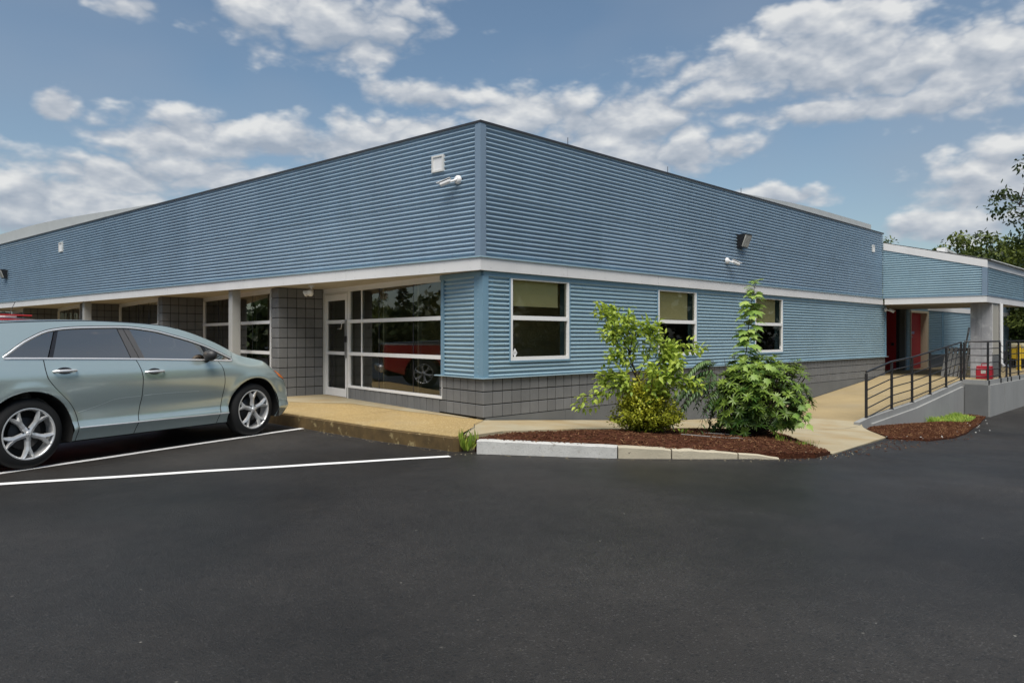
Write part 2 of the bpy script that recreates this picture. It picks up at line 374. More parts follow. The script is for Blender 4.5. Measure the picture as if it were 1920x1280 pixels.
MT = dict(
    corr_up=mat('blue_steel_siding', (0.262, 0.365, 0.46), 0.42, spec=0.45, each=0.07, var=0.07, vscale=1.2, streak=0.15),
    corr_low=mat('light_blue_steel_siding', (0.30, 0.43, 0.50), 0.42, spec=0.45, each=0.05, var=0.06, vscale=1.5, streak=0.12),
    trim_up=mat('blue_steel_trim', (0.175, 0.24, 0.315), 0.4, var=0.06, vscale=2.0),
    trim_low=mat('light_blue_steel_trim', (0.165, 0.285, 0.375), 0.4, var=0.06, vscale=2.0),
    fascia=mat('white_fascia', (0.66, 0.655, 0.65), 0.55, var=0.05, vscale=1.5, streak=0.10),
    soffit=mat('beige_soffit', (0.44, 0.40, 0.32), 0.8, var=0.05, vscale=1.0),
    drip=mat('dark_drip_edge', (0.035, 0.035, 0.04), 0.5),
    block=mat('grey_painted_block', (0.147, 0.150, 0.151), 0.85, each=0.07, var=0.16, vscale=1.7, bump=0.35, bscale=120, streak=0.12),
    joint=mat('dark_mortar_joint', (0.035, 0.035, 0.035), 0.95),
    found=mat('grey_foundation', (0.13, 0.135, 0.135), 0.85, var=0.12, vscale=1.3, bump=0.25, bscale=60, streak=0.15),
    white=mat('white_frame', (0.78, 0.78, 0.77), 0.4, var=0.03),
    alum=mat('painted_aluminium', (0.60, 0.60, 0.58), 0.4),
    column=mat('grey_column_paint', (0.36, 0.36, 0.34), 0.7, var=0.06),
    glass=glass_mat('window_glass', (0.86, 0.87, 0.78), 1.5, wave=0.012, refl=0.85),
    storeglass=glass_mat('storefront_glass', (0.60, 0.62, 0.54), 1.52, wave=0.010, refl=1.7),
    blind=mat('olive_roller_blind', (0.80, 0.70, 0.40), 0.9),
    room=mat('room_paint', (0.42, 0.39, 0.24), 0.9),
    roomfloor=mat('room_carpet', (0.06, 0.055, 0.05), 0.95),
    roof=mat('light_roof_metal', (0.42, 0.43, 0.42), 0.55, var=0.06),
    screw=mat('screw_head', (0.06, 0.075, 0.09), 0.5, metal=0.3),
    asphalt=asphalt_mat(),
    line=mat('white_line_paint', (0.74, 0.74, 0.73), 0.6, var=0.05, dirt=((0.25, 0.25, 0.25), 0.62, 0.8, 0.5, 9)),
    walk=mat('yellow_aggregate_concrete', (0.315, 0.222, 0.088), 0.85, var=0.12, vscale=1.1, bump=0.5, bscale=130, dirt=((0.30, 0.24, 0.14), 0.5, 0.75, 0.6, 0.9),
             speck=[((0.62, 0.49, 0.27), 42, 0.62, 0.75), ((0.13, 0.08, 0.03), 50, 0.74, 0.7), ((0.55, 0.46, 0.3), 90, 0.8, 0.6)]),
    kerbface=mat('stained_kerb', (0.095, 0.06, 0.02), 0.9, var=0.35, vscale=6, bump=0.6, bscale=70, dirt=((0.34, 0.27, 0.13), 0.58, 0.66, 0.9, 7)),
    pale=mat('pale_concrete', (0.33, 0.285, 0.19), 0.85, var=0.10, vscale=1.6, bump=0.3, bscale=90, dirt=((0.29, 0.21, 0.10), 0.42, 0.65, 0.8, 1.1)),
    stone=mat('white_kerb_stone', (0.45, 0.45, 0.43), 0.9, var=0.10, vscale=4, bump=0.8, bscale=55, dirt=((0.20, 0.18, 0.15), 0.60, 0.72, 0.8, 12),
              speck=[((0.25, 0.25, 0.25), 70, 0.75, 0.6)]),
    stone2=mat('tan_kerb_stone', (0.40, 0.36, 0.27), 0.9, var=0.10, vscale=4, bump=0.8, bscale=55, dirt=((0.06, 0.05, 0.04), 0.66, 0.72, 0.9, 14)),
    mulch=mat('bark_mulch', (0.052, 0.017, 0.008), 0.95, spec=0.15, var=0.45, vscale=22, bump=1.0, bscale=60, speck=[((0.20, 0.09, 0.05), 55, 0.75, 0.8), ((0.02, 0.01, 0.007), 45, 0.7, 0.8)]),
    chip=mat('mulch_chip', (0.058, 0.019, 0.009), 0.95, spec=0.15, tint=(0.22, 0.12, 0.06)),
    ramp=mat('ramp_concrete', (0.285, 0.22, 0.115), 0.85, var=0.14, vscale=0.9, bump=0.35, bscale=110, dirt=((0.26, 0.22, 0.15), 0.48, 0.75, 0.6, 0.8)),
    wallgrey=mat('grey_wall_paint', (0.25, 0.255, 0.25), 0.8, var=0.09, vscale=0.9, bump=0.15, bscale=50, streak=0.25),
    rail=mat('black_steel', (0.018, 0.018, 0.02), 0.4, spec=0.5),
    red=mat('red_door_paint', (0.42, 0.022, 0.03), 0.5, var=0.06),
    maroon=mat('dark_red_door_paint', (0.42, 0.022, 0.03), 0.5),
    cream=mat('cream_frame', (0.50, 0.44, 0.32), 0.6),
    wood=mat('weathered_wood', (0.32, 0.325, 0.34), 0.85, var=0.14, vscale=1.5, streak=0.9, dirt=((0.55, 0.55, 0.55), 0.5, 0.7, 0.7, 5)),
    beige=mat('beige_post_paint', (0.36, 0.34, 0.29), 0.7),
    darkwood=mat('dark_lumber', (0.06, 0.055, 0.05), 0.8, var=0.2),
    greyboard=mat('grey_board', (0.21, 0.21, 0.205), 0.85, var=0.18, vscale=6, streak=0.3),
    plastic=mat('white_plastic', (0.72, 0.72, 0.72), 0.35),
    black=mat('black_plastic', (0.012, 0.012, 0.013), 0.4),
    lens=mat('lamp_lens', (0.45, 0.45, 0.42), 0.25, var=0.25, vscale=18),
    lamp=mat('lamp_glass', (0.70, 0.69, 0.66), 0.3),
    steel=mat('brushed_steel', (0.45, 0.45, 0.44), 0.35, metal=0.8),
    yellow=mat('yellow_paint', (0.62, 0.42, 0.03), 0.5, var=0.08),
    paleyellow=mat('pale_yellow_paint', (0.70, 0.62, 0.40), 0.5),
    toolred=mat('red_plastic', (0.34, 0.015, 0.03), 0.4),
)
# ------------------------------------------------------------------ ground
def zg(x):                      # the lot falls away to the right
    return interp([-1e4, 0.6, 12.9, 20, 1e4], [0, 0, -0.738, -0.70, -0.70], x)
def zs(x):                      # side walk along the wall
    z = interp([-3, 0, 5.4, 7.2, 8.6, 11.5, 16.5, 40], [.166, .166, -.26, -.355, -.333, -.2, .2, .2], x)
    return max(z, zg(x)+0.012)
def grid_sheet(name, xs, ys, zf, m, parent=None, kind=None, smooth=True):
    mb = MB(); nx, ny = len(xs), len(ys)
    mb.add([(x, y, zf(x, y)) for y in ys for x in xs], [(j*nx+i, j*nx+i+1, (j+1)*nx+i+1, (j+1)*nx+i) for j in range(ny-1) for i in range(nx-1)], smooth)
    return mb.build(name, m, parent, kind)
def spread_axis(a, b, step, far):
    v = [a + i*step for i in range(int((b-a)/step)+1)]
    return [-far, -far*0.3, -far*0.1, a-12] + v + [b+12, far*0.1, far*0.3, far]
def soft(x, y): return 0.010*noise.noise(Vector((x*0.35, y*0.35, 0.3))) + 0.004*noise.noise(Vector((x*1.3, y*1.3, 4.1)))
def zlot(x, y):
    d = soft(x, y) if abs(x) < 40 and abs(y) < 40 else 0
    return zg(x) - 0.012 + d
lot = grid_sheet('parking_lot', spread_axis(-16, 34, 0.5, 1500), spread_axis(-16, 26, 0.5, 1500), zlot, MT['asphalt'], kind='structure')

def strip(name, p, q, w, m, parent, z=0.004, wob=0.0):
    p, q = Vector((*p, 0)), Vector((*q, 0)); d = (q-p).normalized(); n = Vector((-d.y, d.x, 0)); mb = MB(); k = max(2, int((q-p).length/0.25)); vs = []
    for i in range(k+1):
        c = p.lerp(q, i/k)
        for sgn in (-1, 1):
            r = c + n*(w/2*sgn*(1 + wob*noise.noise(Vector((c.x*3, c.y*3, sgn)))))
            vs.append((r.x, r.y, zlot(r.x, r.y) + z))
    mb.add(vs, [(2*i, 2*i+2, 2*i+3, 2*i+1) for i in range(k)])
    return mb.build(name, m, parent)
strip('painted_line', (-9.2, 1.76), (-1.81, -1.36), 0.115, MT['line'], lot, wob=0.10)
strip('painted_line', (-9.0, 0.16), (-1.545, 2.30), 0.110, MT['line'], lot, wob=0.10)
strip('painted_line', (-9.2, 3.2), (-1.75, 5.4), 0.110, MT['line'], lot, wob=0.10)

def poly_sheet(name, poly, zf, m, parent=None, kind=None, step=0.25, skirt=None, smooth=True):
    """outline filled with a fine triangle net, lifted by zf, with a vertical edge down by skirt"""
    pts, edges = [], []
    n = len(poly)
    for i in range(n):
        a, b = Vector(poly[i]), Vector(poly[(i+1) % n]); k = max(1, int((b-a).length/step))
        for j in range(k): pts.append(a.lerp(b, j/k))
    nb = len(pts); edges = [(i, (i+1) % nb) for i in range(nb)]
    x0, x1 = min(p[0] for p in poly), max(p[0] for p in poly); y0, y1 = min(p[1] for p in poly), max(p[1] for p in poly)
    inner = []
    x = x0 + step/2
    while x < x1:
        y = y0 + step/2
        while y < y1:
            inner.append(Vector((x + random.uniform(-.2, .2)*step, y + random.uniform(-.2, .2)*step))); y += step
        x += step
    V, E, Fc, ov, oe, of = delaunay_2d_cdt(pts + inner, edges, [list(range(nb))], 1, 1e-5)
    mb = MB(); mb.add([(p[0], p[1], zf(p[0], p[1])) for p in V], [tuple(f) for f in Fc], smooth)
    if skirt:
        vs = [(p[0], p[1], zf(p[0], p[1])) for p in pts] + [(p[0], p[1], min(zf(p[0], p[1]) - 0.001, skirt(p[0], p[1]))) for p in pts]
        mb.add(vs, [(i, nb+i, nb+(i+1) % nb, (i+1) % nb) for i in range(nb)])
    return mb.build(name, m, parent, kind)

# front walk: exposed-aggregate slab with a kerb along the stalls
def zfront(x, y): return 0.163 + 0.005*max(0, y) + 0.003*noise.noise(Vector((x*1.5, y*1.5, 2)))
front_poly = [(-1.53, -1.14), (-1.645, 0.44), (-1.67, 2.73), (-1.86, 9.0), (-2.2, 16), (-2.6, 25), (1.6, 25), (1.4, 6), (0.9, 5.5), (0.12, 0.12), (-0.10, -0.10)]
walk = poly_sheet('front_sidewalk', front_poly, zfront, MT['walk'], kind='structure', step=0.3)
kb = MB()
kl = [(-1.10, -1.05), (-1.30, -1.13), (-1.49, -1.165), (-1.555, -1.12), (-1.665, 0.44), (-1.69, 2.73), (-1.88, 9.0), (-2.22, 16), (-2.62, 25)]
for i in range(len(kl)-1):
    a, b = Vector(kl[i]), Vector(kl[i+1]); k = max(1, int((b-a).length/0.35))
    for j in range(k):
        p, q = a.lerp(b, j/k), a.lerp(b, (j+1)/k)
        def zt(r): return zfront(r[0], r[1]) + 0.004
        n = Vector((-(b-a).y, (b-a).x)).normalized() * -1
        pi, qi = p - n*0.05*(-1), q - n*0.05*(-1)
        kb.add([(p[0], p[1], -0.05), (q[0], q[1], -0.05), (q[0], q[1], zt(q)-0.02), (p[0], p[1], zt(p)-0.02), (qi[0], qi[1], zt(q)), (pi[0], pi[1], zt(p))],
               [(0, 1, 2, 3), (3, 2, 4, 5)])
kb.build('kerb_face', MT['kerbface'], walk)
# paler concrete apron against the storefront
poly_sheet('threshold_strip', [(-0.02, 0.35), (0.10, 0.35), (0.80, 5.72), (-0.24, 5.72), (-0.75, 5.2), (-0.55, 4.4), (0.05, 3.6), (-0.05, 2.2)],
           lambda x, y: zfront(x, y)+0.004, MT['pale'], walk, step=0.25)

# side walk past the corner, dipping to the lot and climbing to the landing
def zside(x, y):
    t = sstep(1.7, 3.6, -y) if x < 8.2 else 0
    z = lerp(zs(x), zg(x)+0.004, t)
    return max(z, zg(x)+0.004) + 0.004*noise.noise(Vector((x*1.2, y*1.2, 7)))
side_poly = [(-0.10, -0.10), (-0.55, -0.42), (-1.28, -1.02), (-1.34, -1.16), (-0.70, -1.13), (-0.37, -1.33), (0.0, -1.56), (1.05, -1.58), (2.16, -1.57), (3.11, -1.65), (4.1, -1.85), (4.55, -2.2), (4.1, -2.81),
             (2.82, -3.70), (1.98, -4.33), (6.13, -3.62), (7.75, -2.66), (8.3, -2.42), (8.3, 0.1), (0.12, 0.1)]
side = poly_sheet('side_sidewalk', side_poly, zside, MT['pale'], kind='structure', step=0.25, skirt=lambda x, y: zg(x)-0.05)
ramp_poly = [(8.3, -2.40), (15.5, -2.40), (15.5, -3.02), (27, -3.02), (27, 3.2), (17.0, 3.2), (17.0, 0.1), (8.3, 0.1)]
ramp = poly_sheet('ramp_and_landing', ramp_poly, lambda x, y: zs(x) + 0.003*noise.noise(Vector((x*1.2, y*1.2, 3))), MT['ramp'], kind='structure', step=0.35)

# joints and cracks in the concrete
def crack(parent, pts, w, zf, m='joint'):
    mb = MB(); vs = []; P_ = []
    for i in range(len(pts)-1):
        a, b = Vector(pts[i]), Vector(pts[i+1]); k = max(2, int((b-a).length/0.06))
        P_ += [a.lerp(b, j/k) for j in range(k)]
    P_.append(Vector(pts[-1]))
    for i, p in enumerate(P_):
        d = (P_[min(i+1, len(P_)-1)] - P_[max(0, i-1)]).normalized(); n = Vector((-d.y, d.x)); p = p + n*0.012*noise.noise(Vector((p.x*9, p.y*9, 1)))
        h = w*(0.6+0.5*abs(noise.noise(Vector((p.x*14, p.y*14, 6)))))
        for sg in (-1, 1): r = p + n*sg*h; vs.append((r.x, r.y, zf(r.x, r.y)+0.003))
    mb.add(vs, [(2*i, 2*i+1, 2*i+3, 2*i+2) for i in range(len(P_)-1)]); mb.build('joint_crack', MT[m], parent)
crack(walk, [(-0.12, -0.13), (-0.5, -0.36), (-0.75, -0.62), (-1.22, -0.98)], 0.007, lambda x, y: max(zfront(x, y), 0.168)+0.006)
for yy in (1.9, 4.4, 7.2): crack(walk, [(-1.63, yy), (0.2, yy+0.05)], 0.004, zfront)
crack(side, [(6.24, -2.45), (7.0, -2.50), (7.75, -2.55)], 0.006, zside); crack(side, [(4.6, -2.3), (5.4, -2.35), (6.24, -2.45)], 0.005, zside)
for xx in (2.0, 4.1, 6.2): crack(side, [(xx, -0.02), (xx, -1.55)], 0.004, zside)
for xx in (10.2, 12.6, 15.0): crack(ramp, [(xx, -0.02), (xx, -2.38)], 0.004, lambda x, y: zs(x)+0.003)
crack(side, [(0.12, -0.012), (8.2, -0.012)], 0.012, zside); crack(ramp, [(8.3, -0.012), (17.0, -0.012)], 0.012, lambda x, y: zs(x)+0.003)

# mulch beds
bed_poly = [(-1.33, -1.27), (-0.70, -1.19), (-0.37, -1.39), (0.0, -1.63), (1.05, -1.65), (2.16, -1.64), (3.11, -1.72), (4.05, -1.92), (4.45, -2.2), (4.02, -2.78), (2.75, -3.68), (2.05, -4.28), (1.4, -4.36), (0.735, -4.10), (-0.1, -3.22), (-0.72, -2.50), (-1.40, -1.42)]
def edge_dist(x, y, poly):
    d = 1e9; p = Vector((x, y))
    for i in range(len(poly)):
        a, b = Vector(poly[i]), Vector(poly[(i+1) % len(poly)]); ab = b-a
        t = min(1, max(0, (p-a).dot(ab)/ab.length_squared)); d = min(d, (p-(a+ab*t)).length)
    return d
def zbed(x, y):
    t = min(1, edge_dist(x, y, bed_poly)/0.5)
    base = lerp(0.10, zg(x)+0.02, sstep(-1.2, 2.4, x)*1.0) if x < 2.4 else zg(x)+0.03
    base = max(base, lerp(base, zs(x)-0.03, sstep(-3.0, -1.8, y)))
    return base + 0.06*t + 0.02*noise.noise(Vector((x*6, y*6, 1)))*t + 0.012*noise.noise(Vector((x*18, y*18, 5)))
bed = poly_sheet('mulch_bed', bed_poly, zbed, MT['mulch'], kind='structure', step=0.07, skirt=lambda x, y: zg(x)-0.03)
bed2_poly = [(7.7, -2.75), (8.5, -2.52), (15.3, -2.52), (15.25, -3.1), (14.2, -3.25), (12.1, -3.55), (9.4, -4.05), (7.6, -4.28), (6.3, -4.25), (5.9, -3.72)]
def zbed2(x, y):
    t = min(1, edge_dist(x, y, bed2_poly)/0.6)
    return zg(x) + 0.015 + 0.10*t*(0.4+0.6*sstep(-4.0, -2.6, y)) + 0.02*noise.noise(Vector((x*5, y*5, 1)))*t + 0.012*noise.noise(Vector((x*15, y*15, 5)))
bed2 = poly_sheet('mulch_bed', bed2_poly, zbed2, MT['mulch'], kind='structure', step=0.11, skirt=lambda x, y: zg(x)-0.03)

def inside(x, y, poly):
    c = False; j = len(poly)-1
    for i in range(len(poly)):
        (xi, yi), (xj, yj) = poly[i], poly[j]
        if (yi > y) != (yj > y) and x < (xj-xi)*(y-yi)/(yj-yi)+xi: c = not c
        j = i
    return c
def chips(name, poly, zf, n, parent, seed, lo=0.018, hi=0.055):
    rnd = random.Random(seed); mb = MB(); x0, x1 = min(p[0] for p in poly), max(p[0] for p in poly); y0, y1 = min(p[1] for p in poly), max(p[1] for p in poly)
    k = 0
    while k < n:
        x, y = rnd.uniform(x0, x1), rnd.uniform(y0, y1)
        if not inside(x, y, poly): continue
        k += 1; l, w, h = rnd.uniform(lo, hi), rnd.uniform(.006, .016), rnd.uniform(.004, .010)
        R_ = Matrix.Rotation(rnd.uniform(0, 6.3), 3, 'Z') @ Matrix.Rotation(rnd.uniform(-.5, .5), 3, 'Y') @ Matrix.Rotation(rnd.uniform(-.4, .4), 3, 'X')
        c = Vector((x, y, zf(x, y) + rnd.uniform(0, .012)))
        b = len(mb.f)
        mb.hexa([c + R_ @ Vector(p) for p in ((-l/2, -w/2, 0), (l/2, -w*.3, 0), (l/2, w*.3, 0), (-l/2, w/2, 0), (-l/2, -w/2, h), (l/2, -w*.3, h), (l/2, w*.3, h), (-l/2, w/2, h))])
        t = rnd.random(); t = t*0.35 if rnd.random() < 0.92 else 1.0
        mb.cols += [t]*(len(mb.f)-b)
    return mb.build(name, MT['chip'], parent, 'stuff')
chips('bark_chips', bed_poly, zbed, 5200, bed, 3)
chips('bark_chips', bed2_poly, zbed2, 5200, bed2, 4, 0.025, 0.075)

# white kerb stones in front of the bed
kerb = empty('planter_kerb', (0, 0, 0), 0, 'row of rough kerb stones edging the mulch bed with the bushes', 'kerb')
kp = [(-1.47, -1.45), (-0.53, -2.86), (-0.11, -3.32), (0.43, -3.87), (0.80, -4.20)]
hts = [0.155, 0.125, 0.095, 0.055, 0.008]
for i in range(4):
    a, b = Vector(kp[i]), Vector(kp[i+1]); d = (b-a).normalized(); n = Vector((d.y, -d.x))
    a2, b2 = a + d*0.006, b - d*0.010; k = max(3, int((b2-a2).length/0.10)); mb = MB(); vs = []
    for j in range(k+1):
        t = j/k; c = a2.lerp(b2, t); top = lerp(hts[i], hts[i+1], t) + 0.006*noise.noise(Vector((c.x*9, c.y*9, 2)))
        o1 = 0.055 + 0.008*noise.noise(Vector((c.x*8, c.y*8, 9))); e = 0.012
        if j in (0, k): top -= 0.006; o1 -= 0.006
        of, ob = c + n*(o1-0.055), c - n*0.14
        zb = zg(c.x) - 0.06
        vs += [(of.x, of.y, zb), (of.x, of.y, zb+0.06+top-e), (of.x-n.x*e, of.y-n.y*e, zb+0.06+top), (ob.x, ob.y, zb+0.06+top), (ob.x, ob.y, zb)]
    fs = [(j*5+m, j*5+m+1, (j+1)*5+m+1, (j+1)*5+m) for j in range(k) for m in range(4)] + [(0, 4, 3, 2, 1), (k*5, k*5+1, k*5+2, k*5+3, k*5+4)]
    mb.add(vs, fs); mb.build('kerb_stone', MT['stone'] if i == 0 else MT['stone2'], kerb, recalc=True)

# dark seam where the lot meets the kerbs, grit and pale pebbles at the edges
crack(lot, [(-1.50, -1.47), (-0.56, -2.88), (-0.14, -3.34), (0.40, -3.89), (0.78, -4.22)], 0.016, zlot); crack(lot, [(-1.58, -1.14), (-1.69, 0.44), (-1.715, 2.73), (-1.905, 9.0)], 0.014, zlot)
def pebbles(name, pts, n, spread, parent, seed, lo, hi, m):
    rnd = random.Random(seed); mb = MB()
    for k in range(n):
        i = rnd.randrange(len(pts)-1); a, b = Vector(pts[i]), Vector(pts[i+1]); c = a.lerp(b, rnd.random()); x, y = c.x + rnd.gauss(0, spread), c.y + rnd.gauss(0, spread); r = rnd.uniform(lo, hi)
        mb.bbox((x, y, max(zlot(x, y), zbed2(x, y) if inside(x, y, bed2_poly) else -9, zbed(x, y) if inside(x, y, bed_poly) else -9) + r*.3), r, r*rnd.uniform(.6, 1), r*.55, r*.3, Matrix.Rotation(rnd.uniform(0, 6), 3, 'Z'))
    mb.build(name, m, parent, 'stuff')
pebbles('pale_pebbles', [(5.9, -3.85), (6.6, -4.2), (9.4, -4.0), (12.1, -3.5), (14.4, -3.2)], 40, .16, bed2, 5, .006, .017, MT['stone'])
pebbles('grit', [(-1.75, 2.4), (-1.72, 0.4), (-1.65, -1.2), (-0.62, -2.95), (0.75, -4.30), (2.2, -4.45), (5.9, -3.85)], 170, .05, lot, 6, .003, .007, MT['pale'])
chips('spilled_chips', [(0.7, -4.16), (2.0, -4.36), (5.8, -3.80), (6.3, -4.32), (7.7, -4.36), (9.4, -4.12), (9.4, -4.30), (7.7, -4.55), (6.0, -4.5), (2.2, -4.62), (0.7, -4.42)], zlot, 110, lot, 8, .012, .04)
# ------------------------------------------------------------------ building
AF, AS = rad(94.0735), rad(82.3976)
bld = empty('office_building', (0, 0, 0), 0, 'low office building with blue corrugated walls and a grey block base', 'building')
PITCH, AMP = 0.0677, 0.0185
Z_SOF, Z_FB, Z_FT, Z_TOP = 2.385, 2.378, 2.570, 4.540
F_side = frame((-0.11, -0.06), 0.0)          # upper storey, side
F_front = frame((-0.11, -0.06), AF)          # upper storey, front
F_low = frame((0, 0), 0.0)                   # lower wall, side
F_saw = frame((0, 0), AS)                    # storefront by the corner, turned in
L_SIDE, L_FRONT = 16.79, 27.0

def corr_panel(parent, fr, s0, s1, z0, z1, out, m, top=None, name='siding_panel'):
    """one corrugated sheet; top(s) may cut its upper edge on a slope"""
    mb = MB(); n = 8; dz = PITCH/n
    zs_ = []; k = math.ceil(z0/dz); zs_.append(z0)
    while k*dz < z1 - 1e-4:
        if k*dz > z0 + 1e-4: zs_.append(k*dz)
        k += 1
    zs_.append(z1)
    ss = [s0, s1] if top is None else [s0 + (s1-s0)*i/24 for i in range(25)]
    vs = []
    for z in zs_:
        for s in ss:
            zz = z if top is None else min(z, top(s))
            vs.append(fr(s, out + AMP*math.cos(2*math.pi*zz/PITCH), zz))
    w = len(ss); fs = [(j*w+i, j*w+i+1, (j+1)*w+i+1, (j+1)*w+i) for j in range(len(zs_)-1) for i in range(w-1)]
    if fr.az > 0.5: fs = [f[::-1] for f in fs]
    mb.add(vs, fs, True)
    return mb.build(name, m, parent)

def screw_rows(mb, fr, s0, s1, ds, zlist, out, r=0.0065):
    s = s0
    while s < s1:
        for z in zlist:
            p = [fr(s + r*math.cos(t*1.0472), out, z + r*math.sin(t*1.0472)) for t in range(6)] + [fr(s, out+0.006, z)]
            mb.add(p, [(i, (i+1) % 6, 6) for i in range(6)])
        s += ds

def corner_trim(parent, frA, frB, w, z0, z1, m, out=0.026, name='corner_trim'):
    c = frA.o + frA.n*out + frB.n*out; A = frA(w, out, 0); B = frB(w, out, 0); Ai = frA(w, 0, 0); Bi = frB(w, 0, 0)
    pts = [Bi, B, c, A, Ai]; mb = MB()
    mb.add([(p.x, p.y, z) for z in (z0, z1) for p in pts], [(i, i+1, 6+i, 5+i) for i in range(4)])
    return mb.build(name, m, parent, recalc=False)

# upper storey: backing sheet > corrugated panels
for fr, ln, nm in ((F_side, L_SIDE, 0), (F_front, L_FRONT, 1)):
    up = MB().fbox(fr, 0.0, ln, -0.22, -0.016, Z_FT-0.02, Z_TOP-0.02).build('upper_wall', MT['trim_up'], bld)
    npan = 6 if nm == 0 else 9
    st = (ln-0.09)/npan; zmid = Z_FT + PITCH*13.5
    for i in range(npan):
        a, b = 0.09 + st*i, 0.09 + st*(i+1)
        corr_panel(up, fr, a, b + (0.02 if i < npan-1 else 0), Z_FT+0.012, zmid+0.01, 0.0 + 0.0015*(i % 2), MT['corr_up'])
        corr_panel(up, fr, a, b + (0.02 if i < npan-1 else 0), zmid-0.02, Z_TOP, 0.004 + 0.0015*(i % 2), MT['corr_up'])
    sc = MB(); zz = [Z_FT + PITCH*k for k in (0.6, 3.6, 6.6, 9.6, 13.6, 16.6, 19.6, 22.6, 25.6, 28.4)]
    zz = [round(z/PITCH)*PITCH for z in zz]
    screw_rows(sc, fr, 0.55, ln, 0.62, zz[::2], AMP+0.004); screw_rows(sc, fr, 0.86, ln, 0.62, zz[1::2], AMP+0.004)
    screw_rows(sc, fr, 0.082, 0.09, 1, [Z_FT+0.05 + 0.19*k for k in range(11)], 0.027)
    sc.build('screw_heads', MT['screw'], up, 'stuff')
    MB().fbox(fr, -0.035, ln+0.01, -0.03, 0.036, Z_TOP-0.004, Z_TOP+0.026).build('drip_edge', MT['drip'], bld)
    MB().fbox(fr, -0.03, ln, 0.0, 0.034, Z_FT-0.004, Z_FT+0.014).build('drip_flashing', MT['corr_low'], bld)
    # white fascia boards with joints
    js = [0, 1.95, 4.6, 7.3, 10.0, 12.7, 15.0, ln] if nm == 0 else [0, 3.2, 6.6, 10.0, 13.4, 16.8, 20.2, 23.6, ln]
    for i in range(len(js)-1):
        MB().fbox(fr, js[i] + (0.0025 if i else -0.012), js[i+1]-0.0025, -0.03, 0.012, Z_FB, Z_FT-0.006).build('fascia_board', MT['fascia'], bld)
    fs_ = MB(); screw_rows(fs_, fr, 0.2, min(ln, 12), 0.55, [Z_FB+0.04, Z_FT-0.05], 0.0125, 0.004)
    fs_.build('fascia_nails', MT['screw'], bld, 'stuff')
    # grey roof edge showing above the wall, rising away from the corner
    s0, s1 = (3.6, ln) if nm == 0 else (5.5, ln); mb = MB(); k = 40
    ss = [lerp(s0, s1, i/k) for i in range(k+1)]; hh = [(0.30 if nm == 0 else 0.50)*sstep(0, 1, min(1, 1.35*i/k)) + 0.001 for i in range(k+1)]
    vs = [fr(s, o, Z_TOP + 0.02 + (h if t else -0.05)) for s, h in zip(ss, hh) for o in (-0.34, -0.40) for t in (0, 1)]
    mb.add(vs, [q for i in range(k) for q in ((4*i, 4*i+4, 4*i+5, 4*i+1), (4*i+1, 4*i+5, 4*i+7, 4*i+3))] + [(4*k, 4*k+2, 4*k+3, 4*k+1)])
    mb.build('roof_edge', MT['roof'], bld)
corner_trim(bld, F_side, F_front, 0.09, Z_FT, Z_TOP, MT['trim_up'])
# roof and soffit
cf = F_front(L_FRONT, 0, 0)
MB().prism([(-0.09, -0.04), (16.65, -0.04), (16.65, 24), (cf.x, cf.y)][::1], lambda a, b, d: (a, b, d), 4.40, 4.50).build('roof', MT['roof'], bld)
fi = F_front(L_FRONT, -0.03, 0)
MB().prism([(-0.085, -0.03), (17.05, -0.03), (17.05, 26.8), (fi.x, fi.y)], lambda a, b, d: (a, b, d), Z_SOF, 2.44).build('soffit', MT['soffit'], bld)
MB().box(16.46, 16.66, 0.16, 9, 2.50, 4.44).build('upper_wall', MT['trim_up'], bld)

# ---- lower side wall
low = MB()
WIN = [(0.548, 1.959), (4.554, 5.976), (8.479, 9.930)]
Z_W0, Z_W1, Z_R0, Z_R1, Z_FL = 1.018, 2.302, 1.658, 1.726, 0.783
X_END = 17.10
segs = [(0.0, 0.548, 0.78), (1.959, 4.554, 0.78), (5.976, 8.479, 0.78), (9.930, X_END, 0.78)]
for a, b, z in segs: low.fbox(F_low, a, b, -0.20, -0.016, z, 2.384)
for a, b in WIN: low.fbox(F_low, a, b, -0.20, -0.016, 0.78, Z_W0); low.fbox(F_low, a, b, -0.20, -0.016, Z_W1, 2.384)
low = low.build('lower_wall', MT['trim_low'], bld)
cuts = []
for a, b, z in segs:
    a = max(a, 0.085); n = max(1, round((b-a)/2.6))
    for i in range(n): corr_panel(low, F_low, lerp(a, b, i/n), lerp(a, b, (i+1)/n) + (0.015 if i < n-1 else 0), 0.792, 2.302, 0.0015*(i % 2), MT['corr_low'])
for a, b in WIN: corr_panel(low, F_low, a, b, 0.792, Z_W0-0.012, 0.0, MT['corr_low'])
sc = MB()
for a, b, z in segs: screw_rows(sc, F_low, max(a, 0.1)+0.32, b-0.1, 0.72, [PITCH*k for k in (12, 14, 17, 19, 22, 25, 27, 30, 33)], AMP+0.003)
screw_rows(sc, F_low, 0.078, 0.085, 1, [0.9+0.31*k for k in range(5)], 0.027)
sc.build('screw_heads', MT['screw'], low, 'stuff')
hj = [0.0, 0.548, 4.554, 8.479, 12.6, X_END]
for i in range(5): MB().fbox(F_low, hj[i]+(0.002 if i else 0), hj[i+1]-0.002, -0.01, 0.026, 2.302, 2.376).build('head_flashing', MT['trim_low'], bld)
MB().fbox(F_low, -0.03, X_END+0.12, -0.01, 0.052, 0.772, 0.788).build('sill_flashing', MT['corr_low'], bld)
corner_trim(bld, F_low, F_saw, 0.085, 0.789, 2.302, MT['trim_low'])
MB().fbox(F_low, X_END-0.06, X_END+0.012, -0.05, 0.026, 0.789, 2.302).build('corner_trim', MT['trim_low'], bld)

